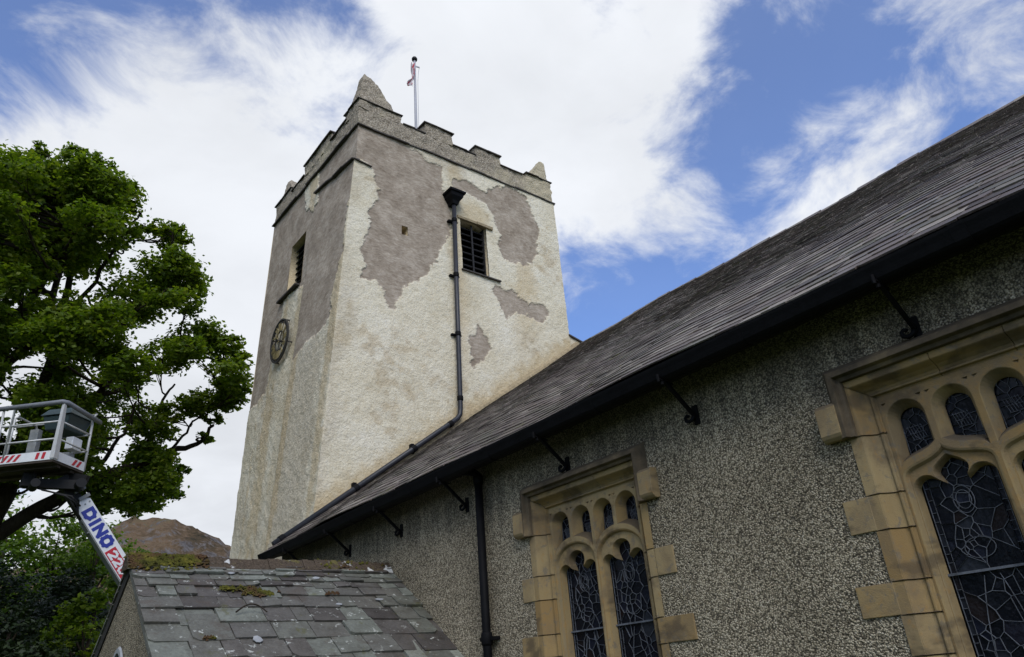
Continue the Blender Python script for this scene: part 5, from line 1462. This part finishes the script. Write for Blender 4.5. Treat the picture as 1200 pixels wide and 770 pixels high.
def limb(mb, pts, r0, r1, rng, n=9, wob=.0):
    """smooth tapered limb through pts"""
    P = [np.array(p, float) for p in pts]; out = []
    m = len(P)
    for i in range(m - 1):
        p0 = P[max(i - 1, 0)]; p1 = P[i]; p2 = P[i + 1]; p3 = P[min(i + 2, m - 1)]
        for t in np.linspace(0, 1, 5)[:-1]:
            q = .5 * ((2 * p1) + (-p0 + p2) * t + (2 * p0 - 5 * p1 + 4 * p2 - p3) * t * t + (-p0 + 3 * p1 - 3 * p2 + p3) * t ** 3); out.append(q + rng.normal(0, wob, 3))
    out.append(P[-1]); k = len(out)
    mb.tube(out, [r0 + (r1 - r0) * (i / (k - 1)) ** .8 for i in range(k)], n)
    return out
TREE_CLUMPS = []
TREE_CLUMPS = [((-1.11, 29.04, 12.02), 1.0, 963), ((-2.58, 28.36, 14.38), 0.68, 445), ((3.33, 21.67, 8.66), 0.61, 594), ((1.07, 22.22, 15.68), 0.61, 599), ((-2.69, 28.66, 12.16), 0.76, 557), ((3.96, 27.32, 13.31), 0.87, 1214), ((-1.17, 23.98, 15.77), 0.53, 268), ((5.35, 23.4, 12.94), 0.46, 342), ((-3.47, 26.26, 14.28), 0.36, 140), ((-1.67, 26.55, 9.36), 0.95, 860), ((-1.57, 25.71, 16.29), 0.65, 408), ((-0.88, 24.76, 9.68), 0.76, 549), ((2.33, 21.91, 15.15), 0.48, 372), ((4.4, 21.91, 13.11), 0.52, 422), ((1.78, 26.09, 6.99), 0.63, 641), ((0.32, 26.15, 7.81), 0.73, 506), ((2.05, 22.72, 13.67), 0.91, 1329), ((-2.09, 26.84, 15.97), 1.15, 1261), ((-1.39, 28.06, 16.41), 1.11, 1186), ((2.54, 25.07, 14.38), 0.75, 898), ((-3.02, 27.99, 15.17), 0.95, 854), ((-0.36, 23.77, 10.77), 0.57, 311), ((1.67, 28.13, 7.05), 0.38, 228), ((3.61, 21.5, 9.02), 0.61, 589), ((-1.64, 31.08, 7.22), 0.61, 354), ((-2.28, 29.0, 10.05), 0.64, 388), ((-2.12, 29.94, 11.68), 1.06, 1077), ((4.85, 25.81, 6.65), 0.94, 1416), ((5.95, 25.61, 7.18), 0.32, 158), ((2.35, 27.89, 7.73), 0.62, 617), ((-2.14, 26.96, 9.77), 0.7, 466), ((-3.06, 25.87, 12.93), 0.48, 220), ((-0.15, 28.59, 6.81), 0.51, 249), ((2.92, 27.68, 7.75), 0.91, 1329), ((-1.22, 24.5, 10.83), 0.68, 439), ((1.06, 27.51, 7.47), 1.1, 1935), ((-1.77, 29.3, 12.81), 0.66, 411), ((-1.52, 25.54, 15.58), 0.64, 386), ((2.13, 24.73, 8.33), 0.66, 693), ((0.26, 29.95, 7.25), 0.54, 276), ((3.44, 29.16, 8.85), 0.87, 1199), ((-1.36, 27.82, 7.76), 0.65, 408), ((5.94, 24.23, 9.09), 0.55, 489), ((-0.68, 28.44, 11.65), 0.8, 605), ((2.27, 26.19, 14.61), 0.9, 1283), ((2.44, 25.66, 10.55), 0.73, 839), ((2.58, 28.95, 11.38), 0.7, 783), ((2.28, 21.89, 10.02), 0.88, 1222), ((0.78, 25.03, 16.38), 0.9, 1283), ((-0.62, 24.48, 8.93), 0.98, 907), ((-1.58, 24.2, 13.49), 0.91, 795), ((1.44, 24.12, 14.15), 0.72, 830), ((1.42, 24.21, 15.59), 0.75, 887), ((5.13, 24.87, 7.58), 0.63, 629), ((0.04, 24.5, 7.8), 0.65, 404), ((4.94, 22.04, 11.67), 0.58, 539), ((-0.49, 31.17, 10.48), 1.22, 1427), ((-1.68, 27.17, 11.18), 0.99, 940), ((-2.39, 27.51, 15.8), 0.75, 541), ((-2.05, 27.56, 8.77), 0.5, 241), ((1.98, 24.36, 7.89), 0.76, 914), ((0.34, 24.83, 11.13), 0.58, 536), ((7.09, 23.87, 9.47), 0.48, 364), ((3.13, 28.35, 12.36), 0.94, 1401), ((-0.16, 23.31, 16.05), 0.36, 203), ((0.11, 25.28, 13.83), 0.97, 1506), ((0.38, 23.65, 7.69), 0.65, 408), ((-1.05, 29.13, 6.87), 0.67, 433), ((2.73, 21.37, 10.34), 0.64, 649), ((1.31, 24.08, 16.02), 0.89, 1246), ((-1.56, 28.96, 9.63), 0.91, 783), ((0.66, 24.64, 10.99), 0.68, 745), ((5.1, 24.29, 7.06), 0.63, 630), ((-1.06, 28.57, 13.11), 0.79, 601), ((-0.32, 22.17, 14.52), 0.97, 1507), ((-1.28, 31.4, 10.04), 1.0, 946), ((2.1, 26.1, 7.65), 0.75, 886), ((5.31, 24.22, 6.55), 0.63, 636), ((6.96, 22.6, 9.21), 0.33, 173), ((-1.27, 25.68, 7.86), 0.96, 883), ((2.42, 23.2, 15.59), 0.87, 1195), ((2.06, 28.69, 8.07), 0.95, 1434), ((-0.77, 27.13, 8.33), 1.08, 1113), ((-2.78, 27.25, 13.65), 0.66, 420), ((-2.47, 29.37, 12.61), 0.97, 891), ((-1.73, 27.61, 14.59), 0.73, 511), ((4.74, 23.02, 12.6), 0.92, 1356), ((2.85, 22.96, 14.16), 0.62, 608), ((2.05, 22.16, 14.59), 0.68, 726), ((0.62, 28.73, 7.37), 0.84, 673), ((-1.98, 29.97, 8.02), 0.38, 140), ((-2.35, 23.77, 12.42), 0.88, 733), ((1.74, 25.73, 11.88), 1.16, 2136), ((-1.1, 29.07, 7.81), 0.7, 473), ((-0.33, 23.9, 12.6), 0.6, 580), ((2.84, 27.91, 13.29), 0.7, 774), ((-0.35, 31.26, 9.82), 0.86, 712), ((3.48, 28.23, 9.53), 0.86, 1188), ((-2.89, 26.12, 15.41), 0.64, 388), ((-2.07, 29.8, 13.68), 0.7, 468), ((5.47, 24.97, 7.51), 0.38, 230), ((-3.07, 27.28, 13.26), 0.6, 339), ((-2.26, 28.69, 13.54), 0.93, 817), ((5.68, 25.38, 6.59), 0.45, 316), ((5.43, 27.6, 8.03), 0.78, 977), ((2.35, 22.08, 14.05), 0.63, 637), ((-0.48, 29.12, 6.93), 0.6, 339), ((1.93, 22.08, 15.0), 0.88, 1233), ((1.28, 21.9, 15.31), 0.6, 573), ((4.38, 25.16, 13.6), 1.03, 1681), ((-3.23, 25.14, 13.84), 0.54, 274), ((2.77, 22.72, 15.4), 0.45, 319), ((6.14, 22.87, 10.86), 0.76, 917), ((0.29, 23.87, 9.16), 0.57, 514), ((1.29, 22.36, 9.85), 0.72, 827), ((-0.15, 22.62, 10.91), 0.64, 648), ((3.87, 27.89, 7.03), 0.69, 762), ((-3.34, 26.09, 13.74), 0.36, 140), ((4.86, 21.9, 12.53), 0.48, 373), ((4.87, 24.98, 6.0), 0.63, 640), ((-1.09, 23.52, 12.21), 0.89, 760), ((0.33, 26.31, 7.49), 0.6, 348), ((1.84, 26.5, 16.71), 1.25, 2495), ((-0.61, 27.08, 11.62), 0.73, 506), ((1.66, 23.28, 11.21), 0.8, 1006), ((4.16, 21.95, 14.02), 0.39, 245), ((-2.29, 25.49, 11.52), 0.74, 515), ((2.33, 24.08, 7.59), 1.04, 1737), ((0.47, 28.01, 6.92), 0.58, 325), ((-0.15, 22.53, 10.52), 0.56, 491), ((-0.7, 28.83, 14.31), 0.76, 551), ((0.23, 22.14, 12.78), 0.56, 506), ((-0.24, 26.62, 9.61), 0.63, 377), ((0.27, 23.6, 10.22), 0.68, 734), ((1.0, 26.73, 12.05), 0.72, 835), ((0.32, 25.02, 15.81), 0.96, 1480), ((0.11, 26.97, 9.34), 0.69, 453), ((4.36, 26.93, 6.19), 0.32, 161), ((0.63, 27.11, 15.15), 1.17, 2166), ((2.39, 26.82, 9.91), 0.94, 1404), ((-0.04, 24.01, 12.26), 1.02, 1670), ((-0.9, 25.74, 13.2), 0.69, 457), ((-0.3, 26.36, 6.71), 0.94, 843), ((3.87, 25.95, 6.11), 0.45, 329), ((3.55, 23.11, 11.83), 0.94, 1416), ((-1.63, 26.2, 8.25), 0.6, 338), ((-2.11, 26.62, 13.22), 0.61, 353), ((-2.08, 24.21, 15.0), 0.64, 396), ((-2.45, 28.3, 10.68), 0.6, 348), ((-0.88, 24.12, 13.69), 0.82, 648), ((-3.1, 28.14, 15.95), 0.92, 804), ((0.05, 28.03, 7.16), 0.84, 673), ((-2.66, 28.6, 11.27), 0.51, 246), ((-0.84, 25.08, 16.28), 0.81, 1040), ((-1.57, 22.67, 11.08), 0.71, 475), ((-0.65, 27.92, 16.7), 0.9, 1285), ((-1.09, 28.71, 10.18), 0.82, 646), ((0.31, 30.67, 8.22), 1.03, 1008), ((-1.16, 27.67, 6.91), 0.92, 800), ((0.22, 27.41, 9.83), 0.64, 396), ((-1.41, 27.14, 12.85), 1.08, 1114), ((-0.21, 25.77, 15.36), 1.2, 2298), ((0.32, 22.92, 15.78), 0.4, 251), ((-0.79, 28.94, 13.55), 0.74, 519), ((-1.12, 25.29, 12.28), 0.65, 402), ((5.03, 25.19, 8.1), 0.68, 743), ((-1.78, 30.57, 7.72), 0.58, 317), ((0.07, 26.74, 11.38), 0.68, 728), ((0.68, 26.91, 8.02), 0.71, 807), ((-0.56, 30.03, 8.24), 1.04, 1027), ((-1.1, 24.12, 9.71), 0.54, 276), ((0.05, 22.64, 15.26), 0.52, 430), ((7.02, 23.99, 10.91), 0.61, 589), ((-2.76, 25.85, 11.61), 0.44, 188), ((1.76, 22.2, 9.73), 0.9, 1283), ((5.01, 23.07, 13.56), 0.39, 246), ((0.37, 24.64, 16.11), 0.81, 1045), ((-0.62, 26.49, 6.63), 0.77, 567), ((1.88, 21.46, 13.46), 0.74, 873), ((-0.67, 24.97, 13.89), 0.66, 703), ((-0.78, 25.4, 13.62), 0.75, 532), ((1.11, 28.54, 7.33), 0.64, 659), ((1.57, 22.29, 14.81), 0.75, 894), ((-2.65, 28.15, 11.59), 0.62, 367), ((5.35, 25.33, 11.5), 0.71, 800), ((4.32, 22.41, 12.85), 0.97, 1503), ((2.58, 26.84, 7.72), 0.61, 598), ((-0.31, 22.67, 15.32), 0.65, 678), ((5.41, 25.9, 6.11), 0.38, 227), ((3.75, 29.25, 9.33), 1.01, 1628), ((4.03, 21.46, 11.43), 0.6, 571), ((-0.85, 22.9, 13.75), 0.92, 799), ((-1.13, 23.82, 15.28), 0.85, 686), ((0.32, 22.75, 15.35), 0.62, 610), ((0.64, 28.16, 6.82), 0.4, 155), ((1.26, 24.29, 13.59), 1.07, 1822), ((4.26, 27.15, 6.79), 0.88, 1240), ((6.82, 23.11, 9.53), 0.65, 664), ((-0.42, 26.08, 14.3), 0.73, 842), ((-2.86, 28.89, 13.79), 0.93, 829), ((-3.04, 25.12, 14.59), 0.54, 275), ((5.03, 26.32, 9.11), 0.84, 1112), ((4.34, 26.17, 10.52), 0.68, 732), ((5.65, 22.88, 11.0), 0.84, 1126), ((5.42, 24.3, 8.77), 0.51, 412), ((1.87, 28.2, 10.27), 0.78, 971), ((5.15, 24.33, 8.24), 0.55, 481), ((0.67, 25.2, 10.47), 0.59, 556), ((-1.63, 27.89, 7.52), 0.68, 438), ((0.92, 25.98, 11.3), 0.86, 1188), ((-3.56, 26.26, 15.13), 0.31, 140), ((-0.65, 26.93, 16.68), 1.02, 1642), ((4.44, 22.07, 9.65), 0.69, 763), ((-1.67, 29.1, 7.02), 0.47, 207), ((-0.86, 29.39, 8.51), 0.64, 395), ((3.5, 23.1, 14.55), 0.4, 250), ((0.69, 23.46, 12.59), 0.78, 964), ((3.15, 24.72, 6.75), 0.76, 909), ((-1.26, 26.34, 9.68), 0.98, 922), ((6.03, 23.54, 9.03), 0.55, 477), ((2.66, 21.75, 9.83), 0.79, 991), ((-2.56, 26.24, 15.7), 0.8, 616), ((-0.52, 30.58, 10.83), 0.71, 475), ((4.98, 24.29, 6.26), 0.79, 986), ((-0.29, 24.26, 9.7), 0.69, 460), ((-2.71, 28.82, 11.07), 0.38, 140), ((-1.72, 23.74, 14.65), 0.65, 402), ((0.45, 22.2, 11.32), 0.55, 476), ((-0.02, 21.02, 12.84), 0.57, 517), ((4.03, 22.94, 14.66), 0.41, 271), ((4.49, 23.33, 14.56), 0.57, 513), ((4.1, 26.22, 5.96), 0.32, 164), ((6.44, 22.04, 9.65), 0.66, 688), ((-1.76, 24.34, 15.87), 0.35, 140), ((-1.1, 28.47, 8.15), 0.88, 741), ((6.5, 22.86, 10.91), 0.49, 384), ((-1.35, 26.38, 14.58), 0.87, 729), ((1.76, 23.5, 8.27), 0.81, 1040), ((-0.66, 22.72, 15.11), 0.59, 561), ((-3.27, 26.38, 15.59), 0.32, 140), ((1.75, 23.73, 16.75), 0.57, 522), ((-2.07, 30.0, 8.37), 0.38, 140), ((3.26, 26.3, 6.33), 0.33, 176), ((1.82, 26.49, 15.21), 0.85, 1143), ((4.88, 21.31, 9.86), 0.62, 606), ((1.72, 27.46, 8.13), 0.61, 593), ((0.07, 28.23, 10.46), 0.66, 415), ((-0.34, 26.04, 7.5), 0.59, 329), ((-0.58, 27.96, 8.99), 0.68, 447), ((-3.46, 27.24, 15.36), 0.74, 516), ((-0.77, 23.1, 11.26), 0.76, 550), ((-0.22, 28.32, 10.71), 0.87, 720), ((-0.21, 23.58, 10.35), 1.0, 951), ((-1.53, 24.51, 16.16), 0.34, 140), ((3.17, 29.06, 9.55), 0.92, 1350), ((7.25, 24.01, 9.31), 0.41, 261), ((-0.17, 25.9, 14.73), 0.93, 1382), ((-2.23, 24.02, 15.0), 0.42, 166), ((-1.01, 30.47, 6.81), 0.31, 140), ((2.8, 25.41, 9.07), 0.66, 683), ((4.72, 26.4, 6.41), 0.47, 350), ((4.35, 28.27, 10.53), 0.85, 1140), ((-1.77, 25.56, 16.41), 0.62, 362), ((0.78, 27.82, 6.82), 0.45, 195), ((6.99, 23.36, 10.79), 0.38, 232), ((-1.4, 27.5, 11.69), 0.8, 617), ((3.16, 22.4, 9.5), 0.64, 653), ((-0.74, 29.41, 6.75), 0.41, 163), ((-0.61, 28.57, 10.92), 0.8, 615), ((-2.0, 23.8, 13.22), 0.84, 681), ((6.38, 24.53, 8.99), 0.4, 259), ((6.68, 24.14, 9.21), 0.43, 297), ((7.04, 23.74, 9.38), 0.43, 297), ((5.9, 26.08, 7.17), 0.49, 382), ((6.28, 26.13, 6.57), 0.35, 190), ((5.62, 26.7, 6.54), 0.58, 529), ((5.24, 27.25, 6.17), 0.4, 259), ((6.27, 25.64, 7.38), 0.26, 140), ((6.74, 24.37, 8.78), 0.35, 190), ((6.64, 24.78, 8.26), 0.32, 160), ((0.15, 24.43, 17.31), 0.4, 259), ((1.18, 23.67, 17.16), 0.4, 259), ((1.89, 23.29, 16.84), 0.4, 259), ((2.81, 23.09, 15.94), 0.37, 223), ((4.35, 22.65, 14.63), 0.35, 190)]
def big_tree():
    t = thing('oak_tree', (-0.6, 30.0, GROUND), 'large spreading green oak tree left of the tower', 'tree')
    rng = np.random.default_rng(21)
    mb = MB()
    anchors = []
    def L(pts, r0, r1):
        o = limb(mb, pts, r0, r1, rng, 10, .03); anchors.extend([(p, r0 + (r1 - r0) * i / len(o)) for i, p in enumerate(o)]); return o
    base = (-0.6, 30.0, GROUND)
    L([base, (-.5, 29.8, 1.0), (-.2, 29.4, 4.0), (0.0, 29.0, 6.2)], .62, .48)
    L([(-.1, 29.2, 5.4), (.3, 28.9, 7.0), (.2, 28.6, 9.0), (.6, 28.2, 11.5), (1.2, 27.5, 14.0), (1.6, 27.0, 16.5)], .42, .10)
    for pts, r0, r1 in LIMBS: L(pts, r0, r1)
    for (c, r, n) in TREE_CLUMPS:
        c = np.array(c); best = min(anchors, key=lambda a: np.linalg.norm(a[0] - c) + (1.5 if a[0][2] > c[2] else 0))
        p, rr_ = best; mid = (p + c) / 2 + rng.normal(0, .18, 3) - np.array([0, 0, .12])
        o = limb(mb, [p, mid, c], min(.07, rr_ * .7), .016, rng, 6, .02)
        for q in range(6):
            e = c + rng.normal(0, .38, 3) * r * np.array([1, 1, .5]); st = o[int(rng.integers(len(o) // 2, len(o)))]
            limb(mb, [st, (st + e) / 2 + rng.normal(0, .1, 3), e], .018, .006, rng, 4)
    mb.build('trunk', MAT['bark'], t, True)
    Ps = []; Ns = []
    for (c, r, n) in TREE_CLUMPS:
        P, N = clump_points(c, r, n, rng); Ps.append(P); Ns.append(N)
    P = np.concatenate(Ps); N = np.concatenate(Ns)
    leaf_mesh('crown', P, N, .145, MAT['oak_leaf'], t, rng)
LIMBS = []
LIMBS = [([(0.93, 29.52, 5.01), (1.76, 28.75, 5.6), (2.98, 27.75, 6.51), (3.74, 27.08, 7.03), (4.55, 26.51, 7.34), (5.12, 26.19, 7.55), (5.85, 25.64, 7.93), (6.54, 25.24, 8.11), (6.88, 24.87, 8.71)], 0.3, 0.05), ([(5.11, 26.16, 7.6), (5.12, 25.59, 8.27), (5.2, 25.26, 8.68), (5.25, 24.94, 9.37), (5.46, 24.69, 9.93)], 0.1, 0.03), ([(5.85, 25.64, 7.93), (6.02, 25.13, 8.28), (6.31, 24.65, 8.89), (6.88, 24.0, 9.63)], 0.06, 0.02), ([(1.2, 29.59, 4.77), (1.68, 28.15, 6.66), (1.7, 27.16, 8.66), (1.92, 26.23, 10.76), (1.87, 25.36, 12.89), (1.79, 24.48, 15.08)], 0.34, 0.06), ([(0.17, 27.85, 8.65), (0.65, 26.61, 10.22), (1.19, 25.84, 10.96), (1.47, 24.64, 12.27), (1.54, 23.56, 14.12), (1.8, 22.94, 15.68)], 0.22, 0.04), ([(1.75, 26.59, 9.95), (3.06, 25.66, 9.25), (3.59, 24.65, 10.17), (3.47, 24.11, 11.64), (4.14, 23.48, 12.22), (4.75, 22.74, 13.06)], 0.14, 0.03), ([(3.06, 25.66, 9.25), (4.12, 25.05, 9.76), (4.94, 24.43, 10.35), (5.7, 23.89, 10.67), (6.64, 23.51, 10.5)], 0.09, 0.025), ([(1.88, 25.68, 11.92), (2.54, 24.8, 13.13), (2.91, 23.73, 14.35), (3.31, 23.05, 15.13)], 0.09, 0.025), ([(3.74, 27.08, 7.03), (4.09, 26.28, 7.84), (4.42, 25.68, 8.58), (4.48, 25.29, 9.36)], 0.09, 0.03)]
big_tree()
def back_tree(name, x, y, h, r, label, mat, seed, n=9000, low=.25, leaf=.20, shape=1.0, group='trees behind the cherry picker', cat='tree'):
    t = thing(name, (x, y, GROUND), label, cat, group)
    rng = np.random.default_rng(seed); mb = MB()
    zt = GROUND + h
    o = limb(mb, [(x, y, GROUND), (x + rng.normal(0, .2), y, GROUND + h * .35), (x + rng.normal(0, .3), y, GROUND + h * .85)], .05 * h * .55, .04, rng, 9, .03)
    k = 34; cl = []
    for i in range(k):
        f = rng.uniform(low, 1.0); th = rng.uniform(0, 2 * math.pi)
        rad = r * math.sin(min(1, (1 - f) / (1 - low) * 1.15 + .12) * math.pi * .62) ** shape * rng.uniform(.45, 1.0)
        c = np.array([x + rad * math.cos(th), y + rad * math.sin(th), GROUND + h * f - r * .18])
        cl.append(c)
        p = o[min(len(o) - 1, int(f * .8 * len(o)))]
        limb(mb, [p, (p + c) / 2 - np.array([0, 0, .1]), c], .05, .012, rng, 5)
    mb.build('trunk', MAT['bark'], t, True)
    Ps = []; Ns = []
    for c in cl:
        P, N = clump_points(c, r * rng.uniform(.30, .46), n // k, rng, .75); Ps.append(P); Ns.append(N)
    leaf_mesh('crown', np.concatenate(Ps), np.concatenate(Ns), leaf, MAT[mat], t, rng)
back_tree('bush_tree', 2.57, 40.98, 10.99, 3.60, 'bright green bushy tree at the left edge behind the cherry picker boom', 'bright_leaf', 1, 9000, 0.30, 0.22)
back_tree('bush_tree', 5.20, 42.94, 11.28, 3.40, 'pale green tree between the oak limb and the white boom', 'bright_leaf', 2, 9000, 0.30, 0.22)
back_tree('bush_tree', 7.03, 34.74, 8.19, 1.70, 'small bright green tree just above the porch gable', 'bright_leaf', 3, 5000, 0.20, 0.18)
back_tree('bush_tree', 7.34, 45.52, 11.25, 3.00, 'mid green tree behind the boom in front of the fell', 'oak_leaf', 4, 8000, 0.25, 0.22)
back_tree('yew_tree', 2.70, 35.54, 8.01, 3.00, 'dark yew tree low at the left edge of the churchyard', 'dark_leaf', 5, 12000, 0.10, 0.16)
back_tree('yew_tree', 4.28, 32.22, 6.63, 2.30, 'dark yew tree beside the white boom', 'dark_leaf', 6, 11000, 0.10, 0.16)
back_tree('bush_tree', 4.69, 28.30, 5.44, 1.50, 'mid green bush beside the porch gable', 'oak_leaf', 7, 7000, 0.08, 0.15)
back_tree('yew_tree', 2.85, 27.37, 4.76, 1.70, 'near dark yew bush at the bottom left corner', 'dark_leaf', 8, 10000, 0.05, 0.14)
back_tree('bush_tree', 6.77, 40.57, 10.71, 2.40, 'light green leafy tree half hidden by the white boom', 'bright_leaf', 10, 8000, 0.25, 0.18)
back_tree('bush_tree', 0.45, 41.59, 10.50, 3.60, 'green tree beyond the oak trunk outside the left edge', 'oak_leaf', 9, 8000, 0.20, 0.22)
for k_, (x_, y_, h_, r_) in enumerate(((-7.5, 22.0, 13.0, 4.5), (-11.0, 12.0, 14.0, 5.0), (-6.5, 33.0, 14.0, 5.0))):  # unseen trees added so the window glass and nave wall go darker
    back_tree('added_unseen_tree', x_, y_, h_, r_, ('tall green unseen tree nearest the oak, added outside the left edge to darken reflections', 'tall green unseen tree well left of the camera, added to darken reflections', 'tall green unseen tree behind the oak, added outside the left edge to darken reflections')[k_], 'oak_leaf', 40 + k_, 9000, .22, .30, group=None)
